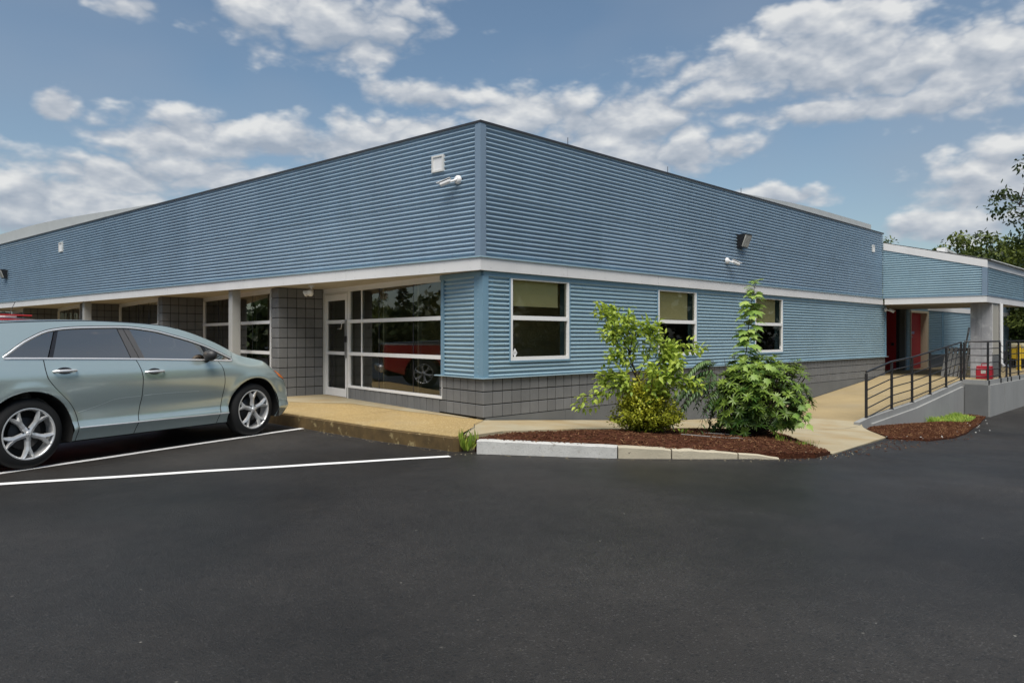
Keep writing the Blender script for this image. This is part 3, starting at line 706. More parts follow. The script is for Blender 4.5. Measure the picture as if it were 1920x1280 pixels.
def make_window(fr, a, b, z0, z1, rail, mat_flash=True, blind=None, deep=0.0):
    """frame mesh > flashing, panes, roller blind"""
    t = 0.046; o0, o1 = -0.05-deep, 0.018-deep; mb = MB()
    mb.fbox(fr, a+0.014, a+0.014+t, o0, o1, z0+0.012, z1-0.002); mb.fbox(fr, b-0.014-t, b-0.014, o0, o1, z0+0.012, z1-0.002)
    mb.fbox(fr, a+0.014+t, b-0.014-t, o0, o1-0.002, z0+0.012, z0+0.012+0.058); mb.fbox(fr, a+0.014+t, b-0.014-t, o0, o1-0.002, z1-0.02, z1-0.002)
    mb.fbox(fr, a+0.014+t, b-0.014-t, o0, o1+0.004, rail[0], rail[1])
    w = mb.build('window', MT['white'], bld)
    if mat_flash:
        fl = MB()
        fl.fbox(fr, a-0.012, a+0.013, -0.02, 0.021, z0-0.012, z1); fl.fbox(fr, b-0.013, b+0.012, -0.02, 0.021, z0-0.012, z1); fl.fbox(fr, a+0.013, b-0.013, -0.02, 0.026, z0-0.016, z0+0.011)
        fl.build('flashing', MT['trim_low'], w)
    for p, q in ((z0+0.07, rail[0]), (rail[1], z1-0.02)):
        MB().fquad(fr, a+0.06, b-0.06, -0.012-deep, p, q).build('pane', MT['glass'], w)
    if blind:
        bl = MB(); bl.fbox(fr, a+0.07, b-0.16, -0.118, -0.114, blind, z1+0.05); bl.fbox(fr, a+0.07, b-0.16, -0.124, -0.108, blind-0.025, blind)
        bl.build('roller_blind', MT['blind'], w)
    return w
W1 = make_window(F_low, *WIN[0], Z_W0, Z_W1, (Z_R0, Z_R1), blind=1.905)
W2 = make_window(F_low, *WIN[1], Z_W0, Z_W1, (Z_R0, Z_R1), blind=1.765)
W3 = make_window(F_low, *WIN[2], Z_W0, Z_W1, (Z_R0, Z_R1), blind=1.765)
# small white diamond sticker in the first window: two triangles and a band
st = MB(); cx, cz, o = 0.680, 1.150, -0.0095
st.add([F_low(cx-0.045, o, cz+0.012), F_low(cx+0.045, o, cz+0.012), F_low(cx, o, cz+0.072)], [(0, 1, 2)])
st.add([F_low(cx-0.045, o, cz-0.012), F_low(cx, o, cz-0.072), F_low(cx+0.045, o, cz-0.012)], [(0, 1, 2)])
st.add([F_low(cx-0.052, o, cz-0.007), F_low(cx+0.052, o, cz-0.007), F_low(cx+0.052, o, cz+0.007), F_low(cx-0.052, o, cz+0.007)], [(0, 1, 2, 3)])
tag(st.build('sticker', MT['white'], W1), 'white diamond sticker')
st = MB(); st.add([F_low(9.80, -0.0095, 1.11), F_low(9.85, -0.0095, 1.11), F_low(9.85, -0.0095, 1.16), F_low(9.825, -0.0095, 1.20), F_low(9.80, -0.0095, 1.16)], [(0, 1, 2, 3, 4)])
tag(st.build('sticker', MT['white'], W3), 'white sticker')

# ---- blocks: separate painted blocks in front of a recessed mortar bed
BW = 0.2032
def block_mesh(w, h, d=0.05, r=0.004):
    mb = MB(); mb.bbox((w/2, d/2, h/2), w/2-0.0075, d/2, h/2-0.0075, r)
    o = mb.build('block', MT['block']); me = o.data; bpy.data.objects.remove(o); return me
BLK = {}
def block_wall(fr, s0, ncol, z0, nrow, rows_h, single=True, inset=0.0, out=0.0, last=None):
    """mortar backing > blocks; far walls join their blocks into one part"""
    s1 = s0 + ncol*BW if last is None else last
    bk = MB().fbox(fr, s0 + inset, s1, -0.20+out, -0.018+out, z0, z0+nrow*rows_h).build('block_wall', MT['joint'], bld)
    key = round(rows_h, 4)
    if single and key not in BLK: BLK[key] = block_mesh(BW, rows_h)
    joined = MB()
    for i in range(ncol):
        for j in range(nrow):
            a = s0 + i*BW
            if single:
                ob = bpy.data.objects.new('block', BLK[key]); link(ob, bk)
                if fr.az > 0.5: p = fr(a+BW, out, z0 + j*rows_h); ob.rotation_euler = (0, 0, fr.az+math.pi)
                else: p = fr(a, out, z0 + j*rows_h); ob.rotation_euler = (0, 0, fr.az)
                ob.location = p + fr.n*(0.0006*random.uniform(-1, 1))
            else:
                c = fr(a+BW/2, -0.025+out, z0 + (j+.5)*rows_h)
                joined.bbox(c, BW/2-0.0075, 0.025, rows_h/2-0.0075, 0.004, Matrix.Rotation(fr.az, 3, 'Z'))
    if not single: joined.build('far_blocks', MT['block'], bk, 'stuff')
    return bk
ZB0, RH = 0.190, (0.772-0.190)/3
block_wall(F_low, 0.0, 42, ZB0, 3, RH, True, 0.06)
block_wall(F_low, 42*BW, int((X_END+0.06)/BW)-42, ZB0, 3, RH, False)
block_wall(F_saw, 0.0, 6, ZB0, 3, RH, True, 0.06, last=1.215)
# grey foundation under the side wall as the walk drops away
fd = MB(); jx = [0.05, 1.86, 3.4, 5.6, 7.6, 9.8, 11.6, X_END+0.1]
for i in range(7): fd.fbox(F_low, jx[i]+0.003, jx[i+1]-0.003, -0.2, 0.006, -0.7, ZB0-0.003)
fd.build('foundation', MT['found'], bld)

# ---- storefront bays: each turned in from the front line, then a block return wall
def storefront(fr, a, b, z_sill, muls, thick, door=None):
    """white frame mesh > panes, slim mullions"""
    z1 = 2.300; o0, o1 = -0.07, 0.0
    mb = MB()
    e = door[1] if door else b
    mb.fbox(fr, a, e, o0-0.02, o1-0.006, z1, 2.384)
    for p, q, pr in ((z_sill, z_sill+0.045, 0.012), (1.035, 1.100, 0.010), (1.665, 1.730, 0.010), (z1-0.012, z1, 0.0)):
        mb.fbox(fr, a, b, o0, o1+pr, p, q)
    for p, q in ((z_sill+0.045, 1.035), (1.10, 1.665), (1.73, z1-0.012)):
        mb.fbox(fr, b-0.045, b, o0, o1+0.004, p, q)
        if thick: mb.fbox(fr, a, a+0.012, o0, o1, p, q)
    w = mb.build('storefront_window', MT['white'], bld)
    xs = [a+0.006] + [m for m, _ in muls] + [b-0.045]
    for p, q in ((z_sill+0.045, 1.035), (1.10, 1.665), (1.73, z1-0.012)):
        for i in range(len(xs)-1):
            MB().fquad(fr, xs[i]+0.002, xs[i+1]-0.002, -0.03, p, q).build('pane', MT['storeglass'], w)
        for m, kind in muls:
            if kind == 'w': MB().fbox(fr, m-0.012, m+0.012, o0, -0.012, p, q).build('mullion', MT['white'], w)
            else:
                MB().fbox(fr, m-0.005, m+0.005, -0.05, -0.027, p, q).build('glass_joint', MT['drip'], w)
                MB().fbox(fr, m-0.07, m-0.02, -0.16, -0.10, p, q).build('mullion', MT['cream'], w)
    return w
S_A, S_B, S_C = 1.134, 4.576, 5.777
MB().fbox(F_saw, 0.02, S_A, -0.2, -0.016, 0.78, 2.384).build('lower_wall', MT['trim_low'], bld)
pw = [o for o in bld.children if o.name.startswith('lower_wall')][-1]
corr_panel(pw, F_saw, 0.085, 1.05, 0.792, 2.302, 0.0, MT['corr_low'])
MB().fbox(F_saw, 0.026, S_A+0.03, -0.01, 0.027, 2.303, 2.377).build('head_flashing', MT['trim_low'], bld)
MB().fbox(F_saw, 1.05, S_A, -0.05, 0.027, 0.789, 2.302).build('corner_trim', MT['trim_low'], bld)
MB().fbox(F_saw, -0.01, 1.30, -0.01, 0.051, 0.7725, 0.7875).build('sill_flashing', MT['corr_low'], bld)
storefront(F_saw, S_A+0.004, S_B, 0.402, [(2.10, 'd'), (3.345, 'd'), (4.03, 'w')], True, (S_B, S_C))
block_wall(F_saw, 1.22, 17, 0.165, 1, 0.236, True, last=S_B)
# glass door
dm = MB(); zt = 2.262
dm.fbox(F_saw, S_B, S_B+0.055, -0.09, 0.004, 0.185, 2.30); dm.fbox(F_saw, S_C-0.075, S_C, -0.09, 0.004, 0.185, 2.30); dm.fbox(F_saw, S_B+0.055, S_C-0.075, -0.09, 0.002, zt, 2.30)
door = dm.build('door', MT['alum'], bld)
la, lb = S_B+0.062, S_C-0.082; lf = MB()
lf.fbox(F_saw, la, la+0.105, -0.06, -0.012, 0.20, zt-0.006); lf.fbox(F_saw, lb-0.085, lb, -0.06, -0.012, 0.20, zt-0.006)
for p, q in ((0.20, 0.36), (1.035, 1.10), (1.665, 1.735), (zt-0.13, zt-0.006)): lf.fbox(F_saw, la+0.105, lb-0.085, -0.058, -0.014, p, q)
lf.build('door_leaf', MT['white'], door)
for p, q in ((0.36, 1.035), (1.10, 1.665), (1.735, zt-0.13)): MB().fquad(F_saw, la+0.105, lb-0.085, -0.036, p, q).build('pane', MT['storeglass'], door)
hd = MB(); hd.fbox(F_saw, la+0.015, la+0.085, -0.012, 0.012, 0.98, 1.30); hd.fbox(F_saw, la+0.02, la+0.075, -0.012, 0.016, 1.40, 1.73); hd.build('lock_plate', MT['steel'], door)
MB().fbox(F_saw, la-0.01, la+0.06, -0.010, 0.030, 1.29, 1.41).build('lock_case', MT['black'], door)
MB().tube([F_saw(la+0.05, -0.01, 1.70), F_saw(la+0.09, 0.06, 1.68), F_saw(la+0.11, 0.065, 1.60), F_saw(la+0.13, 0.06, 1.56), F_saw(la+0.30, 0.055, 1.555)], 0.011).build('handle', MT['steel'], door)

P = [Vector((0, 0, 0))]
ends = [F_saw(S_C, 0, 0)]
def return_wall(E_, single):
    fr = frame((E_.x-1.016, E_.y), 0.0); block_wall(fr, 0.0, 5, 0.168, 11, 0.2013, single, 0.06)
    return fr.o
BAYL = [None, 5.30, 5.45, 5.53, 5.4]
o_ = return_wall(ends[0], True)
for k in range(1, 5):
    fr = frame((o_.x, o_.y), AS); Lk = BAYL[k]
    block_wall(fr, 0.0, 2, 0.168, 11, 0.2013, k == 1, 0.06)
    storefront(fr, 0.47, Lk, 0.402, [(1.62, 'd'), (2.9, 'd'), (4.1, 'd')], True)
    block_wall(fr, 0.47, int((Lk-0.47)/BW), 0.165, 1, 0.236, False, last=Lk)
    o_ = return_wall(fr(Lk, 0, 0), False)
# square posts on the front line
for (x, y) in ((-0.527, 7.20), (-1.10, 15.30)):
    MB().bbox((x+0.095, y+0.085, (2.384+0.15)/2), 0.095, 0.085, (2.384-0.15)/2, 0.006).build('column', MT['column'], bld)

# interior: one shell seen dimly through the glass
room = MB()
room.box(0.95, 17.0, 5.6, 5.7, 0.12, 2.385); room.box(3.2, 3.3, 0.2, 5.6, 0.12, 2.385); room.box(7.1, 7.2, 0.2, 5.6, 0.12, 2.385); room.box(11.5, 11.6, 0.2, 5.6, 0.12, 2.385)
room.box(4.8, 4.9, 5.7, 26, 0.12, 2.385); room.box(1.2, 4.8, 10.9, 11.0, 0.12, 2.385); room.box(1.2, 4.8, 16.2, 16.3, 0.12, 2.385)
room.box(1.1, 4.8, 21.7, 21.8, 0.12, 2.385); room.box(16.9, 17.0, 0.2, 5.6, 0.12, 2.385)
room = room.build('inner_walls', MT['room'], bld)
MB().box(0.22, 17.0, 0.2, 26, 0.02, 0.14).build('inner_floor', MT['roomfloor'], bld)

# small wall openings and roof spikes
def scupper(fr, s, z, w, h):
    mb = MB(); t = 0.028
    mb.fbox(fr, s-w/2-t, s-w/2, -0.01, 0.044, z-h/2-t, z+h/2+t); mb.fbox(fr, s+w/2, s+w/2+t, -0.01, 0.044, z-h/2-t, z+h/2+t)
    mb.fbox(fr, s-w/2, s+w/2, -0.01, 0.042, z-h/2-t, z-h/2); mb.fbox(fr, s-w/2, s+w/2, -0.01, 0.042, z+h/2, z+h/2+t)
    o = mb.build('overflow_scupper', MT['alum'], bld)
    MB().fbox(fr, s-w/2, s+w/2, 0.010, 0.028, z-h/2, z+h/2).build('cover', MT['plastic'], o)
scupper(F_front, 0.87, 4.06, 0.20, 0.20); scupper(F_front, 16.8, 4.02, 0.22, 0.22); scupper(F_side, 15.92, 4.02, 0.10, 0.16)
for x in (1.95, 4.95, 7.9):
    MB().tube([(x, 0.02, 4.55), (x, 0.02, 4.72)], 0.006, 5).build('roof_spike', MT['drip'], bld)
# ---- entrance canopy at the far end of the side wall (part of the building)
CX0, CX1, CY = 16.68, 21.80, -2.76
F_can = frame((CX0+0.19, CY), AF)            # face toward the camera-left, from outer corner back to the wall
F_canr = frame((CX0+0.19, CY), 0.0)
LC = 2.70
def can_top(s): return lerp(3.36, 4.05, s/LC)
cn = MB()
cn.add([F_can(0, -0.016, 2.55), F_can(LC, -0.016, 2.55), F_can(LC, -0.016, 4.06), F_can(0, -0.016, 3.37)], [(3, 2, 1, 0)])
cn.fbox(F_canr, 0.0, CX1-CX0-0.19, -0.05, -0.016, 2.55, 3.37)
can = cn.build('canopy', MT['trim_up'], bld)
corr_panel(can, F_can, 0.10, 1.4, 2.586, 3.72, 0.0, MT['corr_low'], top=can_top)
corr_panel(can, F_can, 1.39, LC, 2.586, 4.05, 0.0015, MT['corr_low'], top=can_top)
corr_panel(can, F_canr, 0.10, 2.5, 2.586, 3.365, 0.0, MT['corr_low']); corr_panel(can, F_canr, 2.49, CX1-CX0-0.19, 2.586, 3.365, 0.0015, MT['corr_low'])
corner_trim(can, F_canr, F_can, 0.10, 2.58, 3.365, MT['trim_up'])
cf_ = MB()
cf_.fbox(F_can, -0.012, LC-0.05, -0.03, 0.014, Z_FB, Z_FT-0.004); cf_.build('fascia_board', MT['fascia'], can)
MB().fbox(F_canr, -0.008, CX1-CX0-0.18, -0.03, 0.0145, Z_FB, Z_FT-0.004).build('fascia_board', MT['fascia'], can)
MB().fbox(F_can, -0.03, LC-0.04, 0.0, 0.032, Z_FT-0.002, Z_FT+0.014).build('drip_flashing', MT['corr_up'], can)
MB().fbox(F_canr, -0.03, CX1-CX0-0.19, 0.0, 0.0325, Z_FT-0.002, Z_FT+0.014).build('drip_flashing', MT['corr_up'], can)
rk = MB(); a_, b_ = -0.03, LC-0.02
rk.hexa([F_can(b_, 0.03, can_top(b_)), F_can(a_, 0.03, can_top(a_)), F_can(a_, -0.03, can_top(a_)), F_can(b_, -0.03, can_top(b_)),
         F_can(b_, 0.03, can_top(b_)+0.21), F_can(a_, 0.03, can_top(a_)+0.21), F_can(a_, -0.03, can_top(a_)+0.21), F_can(b_, -0.03, can_top(b_)+0.21)])
rk.build('rake_board', MT['fascia'], can, recalc=True)
MB().fbox(F_canr, -0.024, CX1-CX0-0.17, -0.03, 0.031, 3.362, 3.568).build('fascia_board', MT['fascia'], can)
# corrugated shed roof, ribs running up the slope
rf = MB(); nn = 60*6; vs = []
for i in range(nn+1):
    x = lerp(CX0-0.03+0.19, 26.0, i/nn); w = 0.014*math.cos(2*math.pi*i/6)
    for t in (-0.02, 1.0): vs.append((x - 0.19*max(0, t)*(1 if i < 3 else 1), lerp(CY-0.06, -0.02, t), lerp(3.585, 4.275, t) + w))
rf.add(vs, [(2*i, 2*i+2, 2*i+3, 2*i+1) for i in range(nn)], True); rf.build('shed_roof', MT['roof'], can)
MB().box(CX0+0.25, CX1-0.02, CY+0.06, 0.9, 2.386, 2.42).build('soffit', MT['soffit'], can)
hb = MB(); hb.box(20.55, 20.85, -0.75, -0.5, 3.95, 4.40); hb.build('roof_curb', MT['fascia'], can)
MB().hexa([(20.87, -0.75, 4.33), (24.0, -1.0, 3.98), (24.0, -0.6, 4.05), (20.87, -0.5, 4.33), (20.87, -0.75, 4.38), (24.0, -1.0, 4.03), (24.0, -0.6, 4.10), (20.87, -0.5, 4.38)]).build('roof_panel', MT['roof'], can)

# entrance recess and the wall beyond it
F_back = frame((21.45, 0.70), 0.0)
bw = MB(); bw.fbox(F_back, 0.0, 0.34, -0.2, -0.016, 0.1, 4.2); bw.fbox(F_back, 0.34, 2.46, -0.2, -0.016, 2.36, 4.2); bw.fbox(F_back, 2.46, 15.9, -0.2, -0.016, 0.1, 4.2)
bw = bw.build('far_wall', MT['trim_low'], bld)
for a, b in ((0.03, 0.33), (2.47, 4.24), (4.40, 8.7), (8.7, 12.4), (12.4, 15.85)): corr_panel(bw, F_back, a, b, 0.73, 2.40, 0.0, MT['corr_low'])
MB().fbox(F_back, 4.24, 4.40, -0.02, 0.028, 0.73, 2.40).build('panel_trim', MT['trim_low'], bw)
MB().fbox(F_back, 2.47, 15.9, -0.02, 0.05, 0.70, 0.73).build('sill_flashing', MT['corr_low'], bw)
MB().fbox(F_back, 2.47, 15.9, -0.02, 0.04, 2.40, 2.60).build('fascia_board', MT['fascia'], bw)
MB().fbox(F_back, 0.0, 15.9, -0.02, 0.03, 2.60, 4.2).build('upper_panel', MT['corr_up'], bw)
fb = MB(); fb.fbox(F_back, 2.47, 15.9, -0.02, 0.012, 0.15, 0.70); fb.build('block_base', MT['block'], bw)
# red door in the far wall, cream frame
dr = MB(); dr.fbox(F_back, 0.34, 0.40, -0.25, 0.03, 0.19, 2.36); dr.fbox(F_back, 2.28, 2.46, -0.45, 0.03, 0.19, 2.36); dr.fbox(F_back, 0.40, 2.28, -0.45, 0.03, 2.28, 2.36)
dr = dr.build('door', MT['cream'], bld)
MB().fbox(F_back, 0.40, 2.28, -0.26, -0.21, 0.20, 2.28).build('door_leaf', MT['red'], dr)
MB().fbox(F_back, 1.02, 1.52, -0.209, -0.206, 1.50, 1.60).build('door_sign', mat('blue_grey_sign', (0.30, 0.30, 0.48), 0.5), dr)
MB().fbox(F_back, 1.20, 1.36, -0.209, -0.206, 1.36, 1.42).build('door_sign', mat('small_grey_sign', (0.30, 0.16, 0.22), 0.5), dr)
MB().fbox(F_back, 0.50, 0.60, -0.21, -0.15, 1.15, 1.25).build('handle', MT['black'], dr)
# inner side of the recess, facing the lot: dark wall with a dark red door
MB().box(21.30, 21.45, 0.72, 3.2, 0.1, 2.40).build('recess_wall', MT['found'], bld)
MB().box(17.10, 21.45, 3.2, 3.3, 0.1, 2.45).build('recess_wall', MT['found'], bld)
MB().box(16.98, 17.10, 0.20, 3.2, 0.1, 2.384).build('recess_wall', MT['trim_low'], bld)
MB().box(17.05, 21.40, 0.9, 3.25, 2.386, 2.42).build('soffit', MT['soffit'], bld)
d1 = MB().box(21.22, 21.298, 1.00, 2.3, 0.19, 2.36).build('door', MT['maroon'], bld)
MB().box(21.17, 21.22, 1.06, 1.14, 1.08, 1.18).build('handle', MT['black'], d1)
MB().box(21.24, 21.297, 0.90, 0.998, 0.19, 2.38).build('door_frame', MT['drip'], d1)

# clad post at the canopy corner: two weathered boards, beige side, perforated corner strip
ps = MB().box(17.58, 18.42, -2.74, -2.23, 0.195, 2.384).build('canopy_post', MT['beige'], bld)
for y0, y1 in ((-2.475, -2.205), (-2.755, -2.480)):
    MB().bbox((17.562, (y0+y1)/2, 1.29), 0.014, (y1-y0)/2, 1.09, 0.004).build('board', MT['wood'], ps)
MB().box(17.59, 18.41, -2.752, -2.741, 0.20, 0.86).build('kick_panel', MT['found'], ps)
pf = MB()
for k in range(40): pf.box(17.548, 17.572, -2.772, -2.757, 0.95 + 0.035*k, 0.968 + 0.035*k)
pf.build('perforated_strip', MT['plastic'], ps, 'stuff')
MB().tube([(18.50, -2.78, 2.38), (18.50, -2.78, 0.62), (18.53, -2.84, 0.52)], 0.055, 10).build('downspout', MT['plastic'], ps)

# ---- ramp wall and landing wall
rw = empty('ramp_wall', (8.3, -2.45, -0.4), 0, 'grey concrete retaining wall carrying the ramp and entrance landing', 'retaining wall')
inv = Matrix.Translation((-8.3, 2.45, 0.4))
def rwall(name, pts_top, y0, y1, zb, m, off=0.0):
    mb = MB(); n = len(pts_top)
    for i in range(n-1):
        (xa, za), (xb, zb_) = pts_top[i], pts_top[i+1]
        mb.hexa([inv @ Vector(p) for p in ((xa, y0, zb), (xb, y0, zb), (xb, y1, zb), (xa, y1, zb), (xa, y0, za), (xb, y0, zb_), (xb, y1, zb_), (xa, y1, za))])
    return mb.build(name, m, rw)
kx = [8.0, 8.6, 10, 11.5, 13, 14.5, 15.62]
rwall('kerb', [(x, max(zs(x), zg(x)) + (0.02 if x < 8.2 else 0.07)) for x in kx], -2.50, -2.385, -0.9, MT['wallgrey'])
rwall('wall_face', [(x, zs(x) - 0.06) for x in kx[1:-1]] + [(15.40, zs(15.40)-0.06)], -2.555, -2.501, -1.0, MT['wallgrey'])
rwall('kerb', [(15.505, 0.235), (15.62, 0.235)], -3.045, -2.50, -1.0, MT['wallgrey'])
rwall('wall_face', [(15.455, 0.105), (15.504, 0.105)], -3.10, -2.557, -1.0, MT['found'])
rwall('kerb', [(15.505, 0.234), (17.15, 0.234)], -3.10, -3.05, -1.0, MT['wallgrey'])
rwall('wall_face', [(15.505, 0.104), (17.13, 0.104)], -3.15, -3.101, -1.0, MT['wallgrey'])
rwall('kerb', [(17.16, 0.234), (27, 0.234)], -3.10, -3.05, -1.0, MT['wallgrey'])
rwall('wall_face', [(17.19, 0.104), (27, 0.104)], -3.15, -3.101, -1.0, MT['wallgrey'])

# ---- railings
def railing(name, label, posts, zf, nrails=6, y_of=None, hgt=1.07, group='black steel railings of the entrance ramp'):
    """posts: list of (x, y); rails follow the posts"""
    base = Vector((posts[0][0], posts[0][1], zf(posts[0][0])))
    o = empty(name, base, 0, label, 'railing', group)
    P3 = [Vector((x, y, zf(x))) - base for x, y in posts]
    for p in P3:
        MB().bbox(p + Vector((0, 0, hgt/2-0.06)), 0.024, 0.024, hgt/2+0.035, 0.005).build('post', MT['rail'], o)
        MB().bbox(p + Vector((-0.005, -0.0, -0.05)), 0.040, 0.040, 0.085, 0.004).build('bracket', MT['rail'], o)
    for k in range(nrails):
        h = hgt*(0.12 + 0.88*k/(nrails-1)); r = 0.021 if k == nrails-1 else 0.013
        if k == nrails-1: h = hgt
        MB().tube([p + Vector((0, 0, h)) for p in P3], r, 8).build('rail', MT['rail'], o)
    return o
railing('ramp_railing', 'sloping black railing climbing beside the tan ramp', [(8.50, -2.45), (10.03, -2.45), (11.42, -2.45), (12.80, -2.45), (14.16, -2.45), (15.56, -2.45)], lambda x: zs(x) + 0.05 if x > 9 else -0.40)
railing('landing_railing', 'short level black railing in front of the red box', [(15.57, -2.52), (15.57, -3.08), (16.90, -3.08)], lambda x: 0.20)
railing('landing_railing', 'level black railing at the far right before the yellow post', [(17.70, -3.08), (18.15, -3.08), (19.25, -3.08), (20.6, -3.08), (22, -3.08), (23.4, -3.08)], lambda x: 0.20)
ch = empty('gate_chains', (16.93, -3.08, 0.2), 0, 'sagging black chains across the gap between two railings', 'chain')
for k in range(6):
    h = 1.02 - 0.18*k; mb = MB()
    mb.tube([(0.74*t/10, 0, h - 0.10*(1-(2*t/10-1)**2)) for t in range(11)], 0.008, 5); mb.build('chain', MT['rail'], ch)

# ---- things on the landing
tb = empty('tool_box', (16.95, -2.70, 0.2), rad(4), 'red box with pale label standing behind the landing railing', 'box')
MB().bbox((0, 0, 0.16), 0.13, 0.20, 0.16, 0.02).build('body', MT['toolred'], tb)
MB().bbox((0, 0, 0.345), 0.125, 0.19, 0.025, 0.015).build('lid', MT['toolred'], tb)
MB().tube([(0, -0.08, 0.36), (0, -0.07, 0.43), (0, 0.07, 0.43), (0, 0.08, 0.36)], 0.012, 6).build('handle', MT['toolred'], tb)
MB().box(-0.133, -0.1305, -0.05, 0.07, 0.16, 0.25).build('label_plate', MT['lens'], tb)
# boards and bars leaning on the post
pl = empty('slatted_panel', (17.75, -1.50, 0.2), 0, 'grey slatted panel leaning beside the weathered post', 'panel')
for k in range(6):
    y = 0.05 - 0.115*k; mb = MB(); mb.hexa([(0, y, 0), (0, y+0.085, 0), (0.02, y+0.085, 0), (0.02, y, 0), (0.22, y-0.10, 0.88), (0.22, y-0.015, 0.88), (0.24, y-0.015, 0.88), (0.24, y-0.10, 0.88)])
    mb.build('slat', MT['greyboard'], pl, recalc=True)
for h in (0.1, 0.8):
    t = h/0.88; x = lerp(0.02, 0.24, t)+0.003; y = lerp(0, -0.10, t); MB().box(x, x+0.03, y-0.52, y+0.13, h-0.04, h+0.04).build('cross_rail', MT['darkwood'], pl)
for i, (y0, y1, h, lb) in enumerate(((-1.98, -2.17, 1.45, 'tall dark bar leaning on the post, its top above the railing'), (-2.08, -2.19, 1.05, 'shorter dark bar leaning on the post nearest its boards'))):
    o = empty('leaning_bar', (17.30, y0, 0.2), 0, lb, 'bar', 'dark bars leaning on the canopy post')
    MB().tube([(0, 0, 0), (0.27, y1-y0, h)], 0.022, 6).build('shaft', MT['darkwood'], o)
    MB().tube([(0.24, (y1-y0)*0.9, h*0.9), (0.274, (y1-y0)*1.01, h*1.01)], 0.028, 6).build('end_cap', MT['greyboard'], o)
for (x, y, h, lb) in ((24.5, -2.1, 0.90, 'yellow round-topped bollard behind the far railing'), (26.4, -2.3, 0.95, 'second yellow bollard at the right edge beyond the railing')):
    o = empty('bollard', (x, y, 0.2), 0, lb, 'bollard', 'yellow bollards on the landing')
    MB().lathe([(0.075, 0), (0.075, h-0.07), (0.065, h-0.03), (0.04, h-0.006), (0.0, h)], 16).build('post', MT['yellow'], o)
    MB().lathe([(0.10, 0), (0.10, 0.02), (0.076, 0.024)], 16).build('base_ring', MT['yellow'], o)
cab = empty('salt_bin', (26.3, -1.75, 0.2), 0, 'yellow and cream bin behind the yellow bollard', 'bin')
MB().bbox((0, 0, 0.55), 0.20, 0.20, 0.20, 0.03).build('body', MT['yellow'], cab); MB().bbox((0, 0, 0.85), 0.21, 0.21, 0.10, 0.03).build('lid', MT['paleyellow'], cab)
for sx in (-1, 1):
    for sy in (-1, 1): MB().bbox((0.15*sx, 0.15*sy, 0.175), 0.04, 0.04, 0.175, 0.004).build('leg', MT['black'], cab)

# ---- lamps and cameras on the walls
def wall_cam(fr, s, z, side_, label, cat='security camera'):
    b = fr(s, 0.012, z); o = empty('security_camera', b, fr.az, label, cat, 'white bullet cameras on the blue walls')
    # local: x along the wall, -y/+y outward
    sg = 1 if fr.az > 0.5 else -1
    def q(a, out, h): return Vector((a, out*sg, h))
    M = Matrix.Rotation(rad(90)*(-sg), 4, 'X')
    MB().lathe([(0.0, 0.05), (0.045, 0.05), (0.062, 0.03), (0.066, 0.0)], 20, M).build('base', MT['plastic'], o)
    MB().tube([q(0, 0.04, 0), q(0.03*side_, 0.08, -0.025), q(0.07*side_, 0.10, -0.03)], 0.020, 8).build('arm', MT['plastic'], o)
    d = q(0.85*side_, 0.42, -0.32).normalized(); c = q(0.06*side_, 0.11, -0.02)
    MB().tube([c, c + d*0.17], [0.033, 0.033], 12).build('housing', MT['plastic'], o)
    MB().tube([c + d*0.168, c + d*0.176], [0.026, 0.026], 12).build('lens', MT['black'], o)
    up = Vector((0, 0, 1)); sdv = d.cross(up).normalized(); nrm = sdv.cross(d)
    e0, e1 = c - d*0.01 + nrm*0.036, c + d*0.215 + nrm*0.036
    vs = [e0 - sdv*0.038, e1 - sdv*0.038, e1 + sdv*0.038, e0 + sdv*0.038]
    MB().hexa([*vs, *[v + nrm*0.008 for v in vs]]).build('sun_shield', MT['plastic'], o, recalc=True)
wall_cam(F_front, 0.44, 3.755, 1, 'white bullet camera just left of the tall building corner')
wall_cam(F_side, 7.20, 3.03, 1, 'white bullet camera below the black wall lamp on the side wall')
wall_cam(F_low, 17.02, 2.24, 1, 'white camera at the end of the side wall beneath the canopy')
def wall_pack(fr, s, z, label):
    o = empty('wall_lamp', fr(s, 0.012, z), fr.az, label, 'wall lamp', 'black wedge wall lamps on the upper walls')
    sg = 1 if fr.az > 0.5 else -1
    w = 0.15
    def q(a, out, h): return (a, out*sg, h)
    MB().hexa([q(-w, 0, -0.14), q(w, 0, -0.14), q(w, 0.10, -0.14), q(-w, 0.10, -0.14), q(-w, 0, 0.14), q(w, 0, 0.14), q(w, 0.20, 0.14), q(-w, 0.20, 0.14)]).build('housing', MT['black'], o, recalc=True)
    MB().hexa([q(-w+.015, 0.095, -0.125), q(w-.015, 0.095, -0.125), q(w-.015, 0.115, -0.13), q(-w+.015, 0.115, -0.13), q(-w+.015, 0.188, 0.115), q(w-.015, 0.188, 0.115), q(w-.015, 0.215, 0.11), q(-w+.015, 0.215, 0.11)]).build('lens', MT['lens'], o, recalc=True)
wall_pack(F_side, 7.80, 3.50, 'black wedge lamp high on the blue side wall')
wall_pack(F_front, 21.9, 3.51, 'black wedge lamp at the far left of the front wall')
fl = empty('ceiling_lamp', (-0.08, 4.75, Z_SOF), 0, 'white twin-headed lamp under the entrance soffit', 'ceiling lamp')
MB().lathe([(0.0, -0.03), (0.06, -0.03), (0.06, 0.0)], 16).build('base', MT['alum'], fl)
MB().tube([(0, 0, -0.03), (0, 0, -0.10)], 0.018, 8).build('stem', MT['plastic'], fl)
